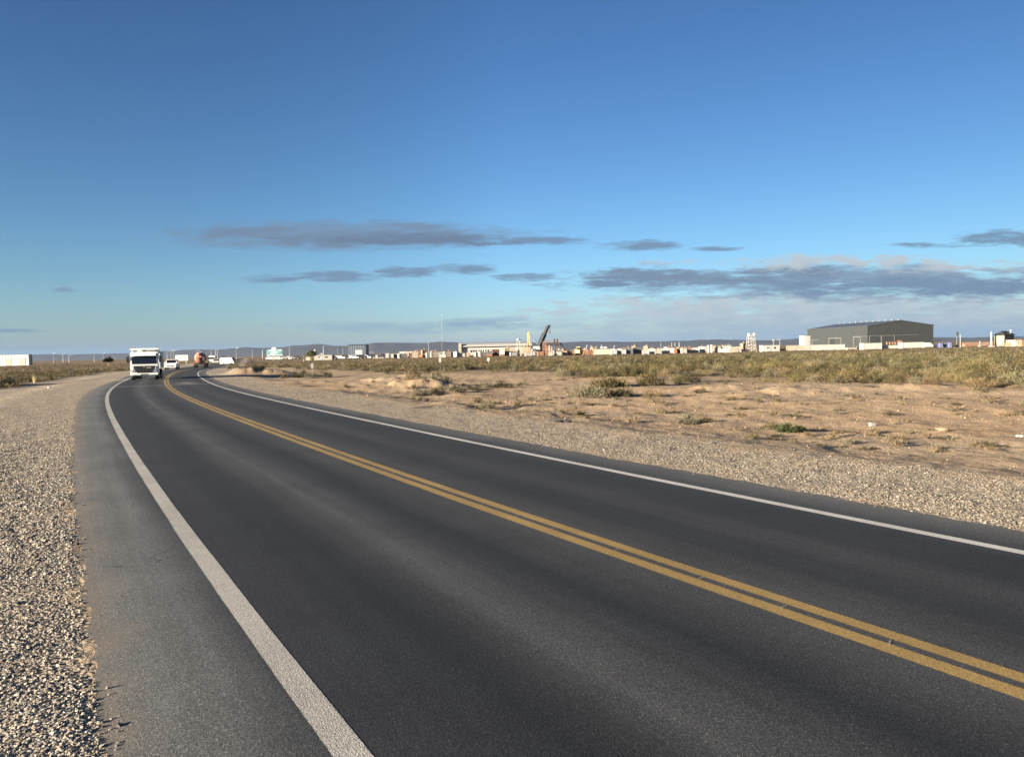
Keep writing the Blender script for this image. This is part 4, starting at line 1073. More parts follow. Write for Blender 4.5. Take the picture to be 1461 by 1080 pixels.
MB().box((0, 0, .25), (1.1, 1.0, .5), .04).build('tank_body', WHITE, t); MB().box((0, 0, .52), (.5, .5, .06)).build('lid', GREY, t)
light_pole('dark post left of the white house', 433.5, 503, 280, m=DGREY, arm=False, r=.12, name='dark_post')
t = thing('globe_lamp', 'white globe lamp above the pale green tree', 'lamp', at(450, 300)); h_ = Z(450, 499, 300)
MB().cyl((0, 0, 0), (0, 0, h_ - .3), .07, n=8).build('pole', GREY, t); MB().ball((0, 0, h_), .42).build('globe', WHITE, t, smooth=True)
# blue grey shed with canopy
t = thing('grey_shed', 'blue grey shed with an open canopy on its left, before the far hills', 'building', (X(509.5, 450), 450, 0), R(4))
w_, h_ = 24.5 * M(450), Z(515, 492.3, 450)
BG = corrugated('blue_grey_cladding', (.055, .075, .10), 1.0, var=.06)
MB().box((0, 8, h_ / 2), (w_, 16, h_)).build('wall', BG, t)
MB().prismx([(-.3, h_ + .003), (8, h_ + .5), (16.3, h_ + .003)], -w_ / 2 - .2, w_ / 2 + .2).build('roof', DGREY, t)
cn_ = MB().prism([(-w_ / 2 - 6.5, h_ - 1.5), (-w_ / 2 - .25, h_ - 1.0), (-w_ / 2 - .25, h_ - .1), (-w_ / 2 - 3.2, h_ - .75), (-w_ / 2 - 6.5, h_ - 1.25)], 0, 12).build('canopy', DGREY, t)
for x in (-6.2, -3.2): MB().box((-w_ / 2 + x, .4, (h_ - 1.2) / 2), (.25, .25, h_ - 1.5)).build('canopy_post', PBLUE, cn_)
MB().box((w_ * .1, -.03, 2.1), (4.2, .1, 4.2)).build('roller_door', GREY, t)
container('cream flat platform trailer body in front of the parked row', 532, 547, 509.3, 300, CREAM, R(4), 2.4, 'flatbed_body', 'trailer')
container('tall white box standing at the rear of the cream platform', 535.5, 538.5, 505.8, 304, WHITE, 0, 1.2, 'white_cabinet', 'cabinet')
container('left one of two white vans parked right of the parked row', 549.5, 555, 503.6, 320, WHITE, R(6), 4, 'box_van_body', 'van')
container('right one of two white vans parked right of the parked row', 557, 561.5, 504.2, 320, WHITE, R(6), 4, 'box_van_body', 'van')
# white colonnaded building
t = thing('office_building', 'white flat roofed office with dark openings, left of the salmon crates', 'building', at(584.5, 345), R(4))
w_, h_ = 29 * M(345), Z(584, 500.8, 345)
MB().box((0, 4.5, h_ / 2 - .5), (w_ - .4, 9, h_ - 1.0)).build('wall', CREAM, t)
MB().box((0, 3.9, h_ - .45), (w_, 10.2, .9), .03).build('roof', WHITE, t)
for k in range(6): MB().box((-w_ / 2 + .4 + (w_ - .8) * k / 5, -.9, (h_ - .9) / 2), (.32, .32, h_ - .9)).build('column', CREAM, t)
for k in range(4):
    wn = MB().box((-w_ / 2 + w_ * (k + .5) / 4 + .3, -.03, 1.7), (1.3, .08, 1.5)).build('window', GLASS, t)
    MB().box((-w_ / 2 + w_ * (k + .5) / 4 + .3, -.06, .9), (1.5, .1, .08)).build('sill', WHITE, wn)
MB().box((w_ * .02, -.03, 1.1), (1.2, .08, 2.2)).build('door', BROWN, t)
cabin('dark low shed behind the salmon crates', 599.5, 623, 501.3, 430, DGREY, R(3), 'dark_shed', 'shed', 6, 2)
for k, (a, b_, y, m_, nm) in enumerate(((597, 603, 505.3, ORANGE, 'orange equipment skid left of the salmon crates'), (603.5, 608.5, 504.2, SALMON, 'taller salmon crate stack beside the orange skid'), (609, 614, 505, SALMON, 'lower salmon crate stack right of the taller one'), (614.5, 620, 505.5, CREAM, 'cream crate at the right end of the salmon crates'))):
    container(nm, a, b_, y, 318 + k, m_, R(5 * k - 6), 2, 'equipment_crate', 'crate', doorm=RUST)
cabin('long white cabin row left of the long cream hall', 624, 645, 502.2, 400, PALE, R(3), 'cabin_row', 'cabin', 4, 4)
for k, (a, b_, y, m_, nm) in enumerate(((623, 630, 505, CREAM, 'cream crate under the mast'), (633, 639, 506, WHITE, 'white crate right of the mast'), (641, 647.5, 505.2, CREAM, 'wide cream crate left of the cream hall'), (649, 655, 506.3, WHITE, 'low white crate at the left corner of the cream hall'))):
    container(nm, a, b_, y, 320 + 3 * k, m_, R(6 - 4 * k), 2, 'equipment_crate', 'crate', doorm=GREY)
# radio mast
t = thing('radio_mast', 'tall thin white radio mast with a dark lattice base', 'mast', at(631.5, 480))
zt, zm = Z(631, 449.5, 480), Z(631, 488, 480)
mb = MB()
for a in range(3):
    q = a * 2.094 + .4
    mb.cyl((.9 * math.cos(q), .9 * math.sin(q), 0), (.55 * math.cos(q), .55 * math.sin(q), zm), .10, n=6)
for k in range(7):
    z0, z1 = zm * k / 7, zm * (k + 1) / 7; r0, r1 = .9 - .35 * k / 7, .9 - .35 * (k + 1) / 7
    for a in range(3):
        q, q2 = a * 2.094 + .4, (a + 1) * 2.094 + .4
        mb.cyl((r0 * math.cos(q), r0 * math.sin(q), z0), (r1 * math.cos(q2), r1 * math.sin(q2), z1), .06, n=5)
mb.build('lattice_base', DGREY, t)
MB().box((0, 0, zm), (2.9, 1.6, .5), .05).box((-1.1, 0, zm + .5), (.25, .25, .9)).box((1.1, 0, zm + .5), (.25, .25, .9)).build('platform', DGREY, t)
MB().cyl((0, 0, zm), (0, 0, zt), .12, .08, n=8).build('pole', paint('mast_grey', (.20, .22, .23), .5), t)
MB().box((0, 0, zt), (.8, .3, .5), .05).build('antenna', GREY, t)
# marker posts in the scrub
def marker(label, px, ytop, ybase, plate_px, plate_h, D, m=CREAM, group=None):
    h = Z(px, ytop, D); t = thing('marker_post', label, 'post', at(px, D), facing(px), group)
    MB().box((0, 0, h / 2 - .1), (.07, .07, h), .01).build('post', m, t)
    if plate_px: MB().box((0, -.055, h - plate_h * M(D) / 2), (plate_px * M(D), .03, plate_h * M(D)), .01).build('plate', WHITE, t)
    return t
marker('pale post with a white plate at the scrub edge left of the hummock', 445, 515.3, 531, 4.0, 7, 82)
marker('small white marker plate on a thin post in front of the white mast', 627.5, 508.7, 520, 3.4, 6, 112)
marker('small white marker plate on a thin post below the brown containers', 696.5, 508.8, 518, 3.6, 5, 122)
x_, y_ = G(405, 534); t = thing('stake', 'plain pale wooden stake right of the road bend', 'stake', (x_, y_, gz(x_, y_)))
MB().box((0, 0, .36), (.14, .06, .80), .01, taper=(.7, 1)).build('stake_body', DRY, t)
x_, y_ = 0, 0
marker('short white kerb marker on the inside of the road bend', 323.3, 520.2, 525, 0, 0, 132, WHITE)
# long cream hall
t = thing('long_hall', 'long cream hall with a white roof band behind the brown containers', 'building', (X(708, 420), 420, 0), R(4.5))
w_ = 99 * M(420); h1, h2, h3 = Z(700, 495.8, 420), Z(700, 494.2, 420), Z(700, 490.8, 420)
MB().box((0, 10.2, h1 / 2), (w_, 20, h1)).build('wall', CW, t)
MB().box((0, 10.0, h1 + (h2 - h1) / 2 + .002), (w_ + .5, 20, h2 - h1 - .004)).build('eave_shadow_strip', DGREY, t)  # dark strip paints the shadow under the eaves
MB().prismx([(-1.1, h2), (-1.1, h2 + .35), (0.4, h3), (11, h3 + 1.3), (21, h2 + .35), (21, h2)], -w_ / 2 - .6, w_ / 2 + .6).build('roof', WHITE, t)
MB().box((-w_ / 2 - .7, -.4, h3 / 2 + .2), (1.6, 2.2, h3 + .8), .1).build('corner_tower', CREAM, t)
for k in range(8):
    x = -w_ / 2 + w_ * (.14 + .035 * k)
    MB().box((x, .17, h1 * .52), (.8, .1, 1.3)).build('window', GLASS, t)
for x in (.22, .36): MB().box((w_ * x, .17, 1.8), (3.2, .1, 3.6)).build('roller_door', PALE, t)
container('dark brown square container in front of the cream hall', 703, 712.5, 497.5, 300, paint('dark_brown_steel', (.10, .05, .04), .7, var=.3), R(6), 3.4)
container('olive brown long container right of the dark brown one', 720, 736.5, 500.2, 305, RUST, R(4), 3)
container('low reddish box left of the dark brown container', 694, 702, 505, 296, RUST, R(-5), 2)
container('low orange brown skid between the two brown containers', 713, 719.5, 504.8, 294, ORANGE, R(8), 2, 'equipment_skid', 'skid', doorm=RUST)
for k, (a, b_, y) in enumerate(((658, 664, 506.3), (666, 671, 506.8), (673.5, 680, 506.2), (683, 690, 506.6))):
    container(('leftmost', 'second from left', 'third from left', 'rightmost')[k] + ' of four small cream crates along the cream hall', a, b_, y, 312, CREAM, R(4 * k - 5), 1.8, 'equipment_crate', 'crate', doorm=GREY)
# floodlight tower
t = thing('floodlight_tower', 'white twin legged floodlight tower beside the yellow derrick', 'tower', at(740, 300)); h_ = Z(740, 484.3, 300)
for sx in (-1, 1): MB().cyl((sx * .62, 0, 0), (sx * .5, 0, h_), .10, n=8).build('leg', WHITE, t)
mb = MB()
for k in range(5): mb.cyl((-.6, 0, .8 + k * 1.1), (.6, 0, 1.4 + k * 1.1), .06, n=5)
mb.build('bracing', WHITE, t)
MB().cyl((0, 0, h_ - .1), (0, 0, h_ + .55), .85, .5, n=16).build('lamp_crown', WHITE, t)
# yard lattice rig right of the tower
def frame_rig(label, px0, px1, ytop, D, m, nx=3, nz=3, name='pipe_rack'):
    w, h = wbox(px0, px1, ytop, D); t = thing(name, label, 'frame', at((px0 + px1) / 2, D))
    for k in range(nx):
        x = -w / 2 + w * k / (nx - 1); MB().box((x, 0, h / 2), (.22, .22, h)).build('post', m, t); MB().box((x, 1.8, h / 2), (.22, .22, h)).build('post', m, t)
    for j in range(nz):
        z = h * (j + 1) / nz - .12; o_ = MB().box((0, 0, z), (w + .3, .26, .2)).box((0, 1.8, z), (w + .3, .26, .2)).build('beam', m, t)
    mb = MB()
    for k in range(nx - 1):
        x0, x1 = -w / 2 + w * k / (nx - 1), -w / 2 + w * (k + 1) / (nx - 1); mb.cyl((x0, 0, .1), (x1, 0, h - .2), .07, n=5)
    mb.build('bracing', m, t); return t
frame_rig('cream pipe rack between the floodlight tower and the yellow derrick', 744, 752.5, 490, 298, CREAM, 3, 3)
frame_rig('brown scaffold frame left of the dark derrick boom', 748, 757, 494.5, 292, BROWN, 4, 2)
container('white tank skid below the yellow derrick', 750, 757, 503.2, 280, WHITE, R(10), 2, 'tank_skid', 'skid')
container('grey pump skid between the derrick and the black crane', 759, 767, 500.3, 285, GREY, R(6), 2, 'pump_skid', 'skid', doorm=DGREY)
container('pale pump skid behind the grey pump skid', 757.5, 764.5, 497, 296, PALE, R(-8), 2, 'pump_skid', 'skid')
# yellow derrick with grey back leg
D_ = 300
t = thing('derrick', 'yellow upright derrick with a slanting grey back leg', 'derrick', at(755.5, D_)); h_ = Z(755.5, 474.5, D_)
mb = MB()
for sx in (-1, 1): mb.cyl((sx * .55, 0, 0), (sx * .22 - .25, 0, h_), .15, n=7)
for k in range(9): mb.cyl((-.5 + .02 * k, 0, h_ * k / 9), (.42 - .04 * k, 0, h_ * (k + .9) / 9), .07, n=5)
mb.build('mast', YELLOW, t)
MB().cyl((-.2, .1, h_), ((768 - 755.5) * M(D_), .1, Z(768, 491, D_)), .22, .26, n=7).build('back_leg', PBLUE, t)
MB().box((-.2, 0, h_ + .15), (.7, .5, .4), .05).build('head', YELLOW, t)
MB().box((0, 0, .5), (2.6, 2.2, 1.0), .05).build('base', CREAM, t)
# mobile crane
t = thing('mobile_crane', 'black telescopic mobile crane boom raised high over the yard', 'crane', at(770, D_)); 
def rel(px, py): return ((px - 770) * M(D_), 0, Z(px, py, D_))
a, b_, c_ = Vector(rel(767.5, 497)), Vector(rel(777.5, 475.5)), Vector(rel(783, 464.5))
def bar(p, q, th, n=4):
    return MB().cyl(p, q, th, n=n)
BOOM = paint('black_boom_paint', (.006, .0065, .008), .6)
bo = bar(a, b_, .95, 8).build('boom', BOOM, t)
bar(a + (b_ - a) * .55, c_, .66, 8).build('inner_boom', BOOM, bo)
MB().box(c_ + Vector((.2, 0, .05)), (1.2, .7, .7), .08).build('boom_head', BLACK, bo)
bar(Vector(rel(772.5, 499)), a + (b_ - a) * .5, .28, 8).build('lift_cylinder', GREY, bo)
hk = Vector(rel(784.5, 472.5))
cb = MB().cyl((c_.x + .55, 0, c_.z), (c_.x + .55, 0, hk.z), .04, n=5).build('cable', BLACK, t)
MB().box((c_.x + .55, 0, hk.z - .25), (.5, .35, .9), .1).build('hook_block', DGREY, cb)
MB().box((0, .2, 1.75), (7.5, 2.6, .9), .08).build('carrier', DGREY, t)
MB().box((-1.2, .2, 2.9), (2.8, 2.4, 1.4), .1).build('turntable', GREY, t)
MB().box((1.1, -.6, 3.0), (1.2, 1.2, 1.7), .1).build('operator_cab', GLASS, t)
for x in (-2.8, -1.5, 1.4, 2.7):
    o = MB().cyl((x, -1.25, .7), (x, -.75, .7), .7, n=16).build('wheel', BLACK, t); MB().cyl((x, -1.28, .7), (x, -1.24, .7), .38, n=12).build('rim', GREY, o)
# rig platform
D2 = 282
t = thing('drilling_platform', 'dark raised drilling platform on brown legs with a stair on its right', 'platform', at(790, D2))
def r2(px, py): return ((px - 790) * M(D2), Z(px, py, D2))
(x0, zt), (x1, zb) = r2(779, 488.3), r2(799.5, 491.3)
MB().box(((x0 + x1) / 2, 1.5, (zt + zb) / 2), (x1 - x0, 4.5, zt - zb), .05).build('deck', paint('dark_rust_steel', (.04, .03, .026), .7, var=.4), t)
for k in range(6):
    x = x0 + .3 + (x1 - x0 - .6) * k / 5
    MB().box((x, -.4 if k % 2 else .8, zb / 2), (.34, .34, zb)).build('leg', (RUST, GREY, CREAM, DGREY, RUST, DGREY)[k], t)
mb = MB()
for k in range(9): mb.box((x0 + .1 + (x1 - x0 - .2) * k / 8, -.7, zt + .55), (.07, .07, 1.1))
mb.box(((x0 + x1) / 2, -.7, zt + 1.12), (x1 - x0, .08, .08)).box(((x0 + x1) / 2, -.7, zt + .6), (x1 - x0, .06, .06))
mb.build('railing', RUST, t)
xs_, z1_ = r2(810, 503); xa, _ = r2(799.5, 489.5)
st = MB().cyl((xa, -.2, zt - .1), (xs_, -.2, .6), .18, n=6).cyl((xa, .9, zt - .1), (xs_, .9, .6), .18, n=6)
for k in range(10): st.box((xa + (xs_ - xa) * (k + .5) / 10, .35, zt - .1 - (zt - .7) * (k + .5) / 10), (.32, 1.1, .06))
st.build('stair', paint('dark_rust_steel', (.04, .03, .026), .7), t)
MB().cyl((r2(791.5, 0)[0], 1, zt), (r2(791.5, 0)[0], 1, zt + 1.5), .35, .28, n=10).box((r2(795.5, 0)[0], 1, zt + .7), (.5, .5, 1.4)).build('winch', BLACK, t)
frame_rig('rust brown scaffold tower joined to the left of the dark platform', 775, 782, 486.5, 284, RUST, 3, 4, 'scaffold_tower')
container('small white tank beneath the dark platform', 795, 801, 500.5, 274, WHITE, R(5), 1.8, 'tank_skid', 'skid')
container('cream tank beneath the left legs of the dark platform', 782, 788, 502, 273, CREAM, R(-5), 1.8, 'tank_skid', 'skid')
for k, (a_, b2, y, m_, nm) in enumerate(((803, 809, 499.5, SALMON, 'salmon skid at the foot of the platform stair'), (810.5, 817, 500.5, RUST, 'rust brown skid right of the platform stair'), (767.5, 774, 500.5, RUST, 'rust brown box in front of the black crane'))):
    container(nm, a_, b2, y, 276 + k, m_, R(6 * k - 4), 2, 'equipment_skid', 'skid', doorm=BROWN)
# yellow machine: small wheel loader
t = thing('yellow_loader', 'yellow loader parked among orange frames', 'loader', at(827, 278), R(60))
MB().box((0, 0, 1.3), (4.2, 1.9, 1.1), .15).build('body', YELLOW, t)
MB().box((-.3, 0, 2.35), (1.5, 1.5, 1.1), .1).build('operator_cab', GLASS, t)
MB().box((-.3, 0, 2.95), (1.7, 1.7, .12), .04).build('cab_roof', YELLOW, t)
MB().prism([(2.1, 1.3), (3.3, .4), (3.6, .5), (3.7, 1.3), (3.2, 1.0)], -1.1, 1.1).build('bucket', YELLOW, t)
for x in (-1.3, 1.3):
    for sy in (-1, 1):
        o = MB().cyl((x, sy * .75, .65), (x, sy * 1.15, .65), .65, n=16).build('wheel', BLACK, t); MB().cyl((x, sy * 1.12, .65), (x, sy * 1.18, .65), .35, n=12).build('rim', YELLOW, o)
frame_rig('orange brown pipe frame right of the yellow loader', 832, 838, 497.5, 276, ORANGE, 3, 3)
frame_rig('lower orange brown pipe frame left of the white skewed container', 839, 846, 499.5, 275, RUST, 4, 2)
frame_rig('orange pipe frame left of the yellow loader', 817, 822, 499, 283, ORANGE, 3, 2)
container('cream container skewed to the road with a dark roof edge', 847, 871.5, 497.3, 252, CREAM, R(-5), 2.6, doorm=CREAM)
MB().box((0, 1.3, Z(860, 497.0, 252)), (24.5 * M(252) + .3, 2.9, .16), .02).build('roof', DGREY, bpy.data.objects[[o.name for o in COL.objects if o.get('label', '').startswith('cream container skewed')][0]])
for k in range(6): # upright pale booms far behind
    px = (838, 843, 851, 858, 877, 896)[k]
    t = thing('loading_boom', 'slanting pale loading boom sticking up behind the cream and orange yard', 'boom', at(px, 360), 0, 'slanting pale loading booms behind the yard')
    h_ = Z(px, 491.5 + (k % 3), 360)
    MB().cyl((1.2 if k % 2 else -1.2, 0, 0), (0, 0, h_), .22, .14, n=7).build('boom_arm', WHITE, t); MB().box((1.2 if k % 2 else -1.2, 0, .5), (1.6, 1.2, 1.0), .05).build('base', PALE, t)
ROW = [(873, 880, 498.5, 260, WHITE, 'white box right of the skewed cream container'), (880.5, 886, 497.3, 262, GREY, 'grey box with pale fittings right of the white box'), (886.5, 893, 498.2, 261, PALE, 'pale grey box before the dark containers'),
       (893.5, 903, 496.2, 262, DGREY, 'left one of two dark containers'), (904, 917, 494.2, 264, DGREY, 'right and taller one of two dark containers'), (917.5, 925, 498.3, 258, CREAM, 'cream crate against the right dark container'),
       (926, 934, 496.3, 262, WHITE, 'white container left of the cream block'), (934.5, 944, 496.8, 259, CREAM, 'cream container block middle of the white row'), (944.5, 953, 496.1, 263, CREAM, 'tall cream container in the white row'),
       (953.5, 962, 495.4, 261, WHITE, 'white container with a pale end right in the white row'), (962.5, 965.8, 496.5, 259, RUST, 'narrow brown cabinet left of the dark doorway box'), (966.5, 971.5, 495.6, 262, BROWN, 'dark doorway box under the pale gable'),
       (973, 980, 496.4, 258, CREAM, 'cream cabin right of the dark doorway box'), (981, 988, 497, 260, SALMON, 'salmon tinted box among the cream cabins'), (989, 997, 495.2, 262, CREAM, 'cream cabin left of the vertical tank'), (998, 1006, 493.5, 266, WHITE, 'tall white cabin behind the vertical tank'),
       (858, 866, 493.9, 330, WHITE, 'white roof far behind the skewed container'), (1032, 1037, 497, 260, GREY, 'grey box right of the domed tank'), (1054, 1060, 497.5, 256, PALE, 'pale crate left of the lattice tower')]
for a_, b2, y, D, m_, nm in ROW: container(nm, a_, b2, y, D, m_, R(random.uniform(-8, 8)), 2.4, doorm=(GREY if m_ in (WHITE, CREAM, PALE) else m_))
tank('left and lower one of a pair of slim white vertical tanks beside the domed tank', 1008.5, 1012.5, 491.2, 262, WHITE)
tank('right and taller one of a pair of slim white vertical tanks beside the domed tank', 1013.5, 1017.5, 490.6, 262, WHITE)
tank('wide domed cream tank right of the slim white tanks', 1020, 1031.5, 493.2, 264, CREAM)
for px, yt in ((943, 487.5), (958.5, 488.5), (963, 488.3), (969, 488)):
    light_pole('dark slender pole behind the cream container row', px, yt, 420, 'dark slender poles behind the cream container row', m=PBLUE if px < 950 else GREY, arm=False, r=.2, name='slender_pole')
cabin('dark low roof behind the white container row', 958, 986, 493.8, 330, DGREY, 0, 'dark_shed', 'shed', 5, 2)
# cream tented store
t = thing('store_tent', 'cream ridge tent left of the lattice tower', 'tent', at(1049, 254), R(5)); w_, h_ = 20 * M(254), Z(1049, 493.4, 254)
MB().prism([(-w_ / 2, 0), (w_ / 2, 0), (w_ * .40, h_ * .75), (w_ * .28, h_), (-w_ * .28, h_), (-w_ * .40, h_ * .75)], 0, 5).build('cover', CREAM, t)
MB().box((w_ * .1, -.02, h_ * .35), (1.2, .06, h_ * .6)).build('flap_door', PALE, t)
# lattice tower with tanks
t = thing('lattice_tower', 'white and salmon lattice tower with two tops', 'tower', at(1073, 256)); h_, w_ = Z(1073, 478, 256), 12.5 * M(256)
for sx in (-1, 1):
    for sy in (0, 1): MB().cyl((sx * w_ / 2, sy * 2.2, 0), (sx * w_ * .34, .3 + sy * 1.5, h_), .10, n=6).build('leg', CREAM, t)
mb = MB()
for k in range(5):
    z0, z1 = h_ * k / 5, h_ * (k + 1) / 5; s0, s1 = w_ / 2 - w_ * .16 * k / 5, w_ / 2 - w_ * .16 * (k + 1) / 5
    mb.cyl((-s0, 0, z0), (s1, 0, z1), .06, n=5).cyl((s0, 0, z0), (-s1, 0, z1), .06, n=5).box((0, 0, z1), (s1 * 2, .2, .2))
mb.build('bracing', WHITE, t)
MB().cyl((0, .8, 0), (0, .8, h_ * .9), .25, n=8).build('riser', SALMON, t)
for sx in (-1, 1): MB().box((sx * w_ * .3, .5, h_ + .3), (.7, .7, 1.1), .06).build('top_box', WHITE, t)
MB().box((0, .8, h_ * .62), (w_ * .72, 1.8, .25)).build('landing', PALE, t)
# white cabin with floodlight poles
cabin('white site cabin with a floodlight pole in front, left of the warehouse', 1088.5, 1113, 492, 250, WHITE, R(5), win=2)
t = light_pole('floodlight pole with a white lamp in front of the white site cabin', 1103.5, 485, 245, m=WHITE, arm=False, r=.09, name='floodlight_pole')
MB().box((0, -.1, Z(1103.5, 484.5, 245)), (.62, .3, .55), .06).build('lamp_head', WHITE, t)
t = light_pole('white pole with a cross arm at the right end of the white site cabin', 1112.5, 484, 252, m=WHITE, arm=False, r=.08, name='floodlight_pole')
MB().box((-.45, 0, Z(1112.5, 483.6, 252)), (1.3, .2, .14), .02).build('cross_arm', WHITE, t)
container('dark red box between the site cabin and the white wall', 1114, 1121, 496.5, 255, RUST, R(4), 2)
# the warehouse
Hd = 300
wh = thing('warehouse', 'big dark grey steel warehouse with a low pitched roof', 'building', (X(1238, Hd), Hd, 0), R(9.2))
WL = corrugated('grey_cladding', (.036, .040, .041), .55, depth=.012, var=.05)
EV, AP, WG, WLn = 8.35, 10.35, 28.4, 43.5
MB().prism([(0, 0), (WG, 0), (WG, EV), (WG / 2, AP), (0, EV)], 0, WLn).build('wall', WL, wh)
rf = MB().prism([(-.35, EV - .02), (WG / 2, AP + .06), (WG + .35, EV - .02), (WG + .35, EV + .20), (WG / 2, AP + .30), (-.35, EV + .20)], -.25, WLn + .25).build('roof', corrugated('roof_sheet', (.06, .07, .078), .55, depth=.012, var=.05), wh)
for k in range(11):
    y = 1.5 + k * 4.0
    o = MB().cyl((WG / 2, y, AP + .25), (WG / 2, y, AP + .50), .18, n=12).build('vent', GALV, wh)
    MB().ball((WG / 2, y, AP + .58), .27, (1, 1, .7), 12, 8).build('vent_cap', GALV, o)
FR = paint('door_frame_grey', (.13, .13, .125), .6)
def gable_frame(x0, x1, z1, panel):
    f = MB().box((x0, -.05, z1 / 2), (.26, .12, z1)).box((x1, -.05, z1 / 2), (.26, .12, z1)).box(((x0 + x1) / 2, -.06, z1 + .09), (x1 - x0 + .26, .13, .2)).build('door_frame', FR, wh)
    MB().box(((x0 + x1) / 2, -.02, z1 / 2), (x1 - x0 - .26, .06, z1)).build('door_leaf', panel, f)
gable_frame(.8, 5.7, 4.6, WL); gable_frame(5.97, 11.4, 4.6, WL)
MB().box((16.7, -.05, 4.75), (10.2, .10, .14)).build('gutter_rail', FR, wh)
def side_frame(y0, y1, z1, dark=None):
    f = MB().box((-.05, y0, z1 / 2), (.12, .3, z1)).box((-.05, y1, z1 / 2), (.12, .3, z1)).box((-.06, (y0 + y1) / 2, z1 + .09), (.13, y1 - y0 + .3, .3)).build('door_frame', FR, wh)
    MB().box((-.02, (y0 + y1) / 2, z1 / 2), (.06, y1 - y0 - .3, z1)).build('door_leaf', WL, f)
    if dark: MB().box((-.06, (dark[0] + dark[1]) / 2, z1 / 2), (.06, dark[1] - dark[0], z1)).build('dark_doorway_panel', BLACK, f)  # black panel stands in for the unlit inside behind an open door
side_frame(4.6, 9.1, 4.4); side_frame(17.8, 26.6, 4.1, (22.5, 25.6)); 
MB().box((-.05, 39.0, 3.75), (.10, 8.5, .16)).box((-.05, 39.5, 1.8), (.1, .25, 3.6)).build('gutter_rail', FR, wh)
MB().box((-.05, 2.2, 4.5), (.10, 4.0, .12)).build('gutter_rail', FR, wh)
for k in range(8): pass
# white tower block at the warehouse's left
t = thing('tower_block', 'narrow white block with two windows at the left end of the warehouse', 'building', at(1152.2, 262), R(6)); w_, h_ = 8.2 * M(262), Z(1152, 478.4, 262)
MB().box((0, 2, h_ / 2), (w_, 4, h_)).build('wall', WHITE, t)
MB().box((0, 2, h_ + .06), (w_ + .14, 4.14, .12)).build('roof', PALE, t)
for x, z, a_, b2 in ((-.25, h_ * .64, .75, .8), (.55, h_ * .64, .4, .8), (-.1, h_ * .38, .4, .4)): MB().box((x, -.02, z), (a_, .06, b2)).build('window', GREY, t)
# walls and containers before the warehouse
fence_wall('pale concrete wall run left of the narrow white block', 1121.5, 1147.5, 492.5, 262, rz=R(3), tone=CREAM)
fence_wall('white wall run in front of the long side of the warehouse', 1156.5, 1205.5, 491.3, 258, rz=R(2), tone=WHITE)
container('white container in front of the warehouse corner', 1231.5, 1258.5, 488.2, 246, WHITE, R(3), 2.5)
container('low white container carrying an orange rack before the gable', 1263.5, 1286, 492, 248, WHITE, R(4), 2.5)
container('wide white container at the right of the warehouse gable', 1287.5, 1319, 487.7, 246, WHITE, R(3), 2.5)
t = thing('steel_rack', 'orange steel rack standing on the low white container', 'rack', (X(1275, 249.2), 249.2, Z(1275, 492, 248)), R(4))
for k in range(6): MB().box((-2.3 + .92 * k, 0, .5), (.12, .5, .95)).build('upright', ORANGE, t)
MB().box((0, 0, .2), (4.8, .5, .12)).box((0, 0, .95), (4.8, .5, .12)).build('shelf', RUST, t)
t = thing('machine_head', 'brown machine head sticking up behind the orange rack', 'machine', at(1284, 256)); h_ = Z(1284, 484.8, 256)
MB().cyl((0, 0, 0), (0, 0, h_ - .8), .35, n=10).build('column', BROWN, t); MB().box((0, 0, h_ - .5), (1.2, .9, 1.0), .12).cyl((-.9, 0, h_ - .2), (.9, 0, h_ - .75), .14, n=7).build('head_block', RUST, t)
container('low yellowish crate before the warehouse side door', 1209, 1221, 495.2, 250, CREAM, R(5), 2, 'equipment_crate', 'crate')
marker('thin white post before the warehouse side door', 1222, 492, 497, 0, 0, 246, WHITE)
# right of the warehouse
car('utility_van', 'white van parked at the right end of the warehouse', at(1331, 262), R(70), WHITE, 3.2, 1.8, 1.75, 'van', cat='van')
tank('dark blue tank right of the white van', 1337.5, 1345.5, 488.8, 258, BLUE, dome=False)
tank('pale blue tank between the dark blue tanks', 1346, 1350.5, 489, 259, PBLUE, dome=False)
tank('dark blue tank with pale stripe nearest the dark lamp mast', 1351, 1358.5, 488, 257, BLUE, dome=False)
t = light_pole('dark lamp mast with a stubby head right of the blue tanks', 1365.3, 474, 260, m=DGREY, arm=False, r=.2, name='lamp_mast')
h_ = Z(1365.3, 475, 260); MB().box((0, 0, h_), (.9, .5, 1.1), .08).box((0, 0, h_ - .9), (.5, .9, .4), .05).build('lamp_head', DGREY, t)
light_pole('thin white pole right of the dark lamp mast', 1370, 476, 270, m=WHITE, arm=False, r=.10)
light_pole('thin pale pole low beside the red brick wall', 1398, 486, 280, m=CREAM, arm=False, r=.22, name='pale_post')
t = thing('brick_wall', 'long low reddish brick wall between the lamp mast and the small house', 'wall', at(1395, 300), R(2)); w_, h_ = 44 * M(300), Z(1395, 488.2, 300)
MB().box((0, 0, h_ / 2), (w_, .3, h_)).build('panel', paint('red_brick', (.20, .125, .09), .85, var=.35, scale=.6), t)
MB().box((0, 0, h_ + .06), (w_ + .1, .42, .12)).build('coping', SALMON, t)
container('orange red crate in front of the reddish brick wall', 1377, 1382, 490.4, 285, ORANGE, R(6), 1.8, 'equipment_crate', 'crate', doorm=RUST)
light_pole('white pole left of the small house, leaning at its top', 1414.5, 472, 256, m=WHITE, arm=False, r=.34, name='white_column')
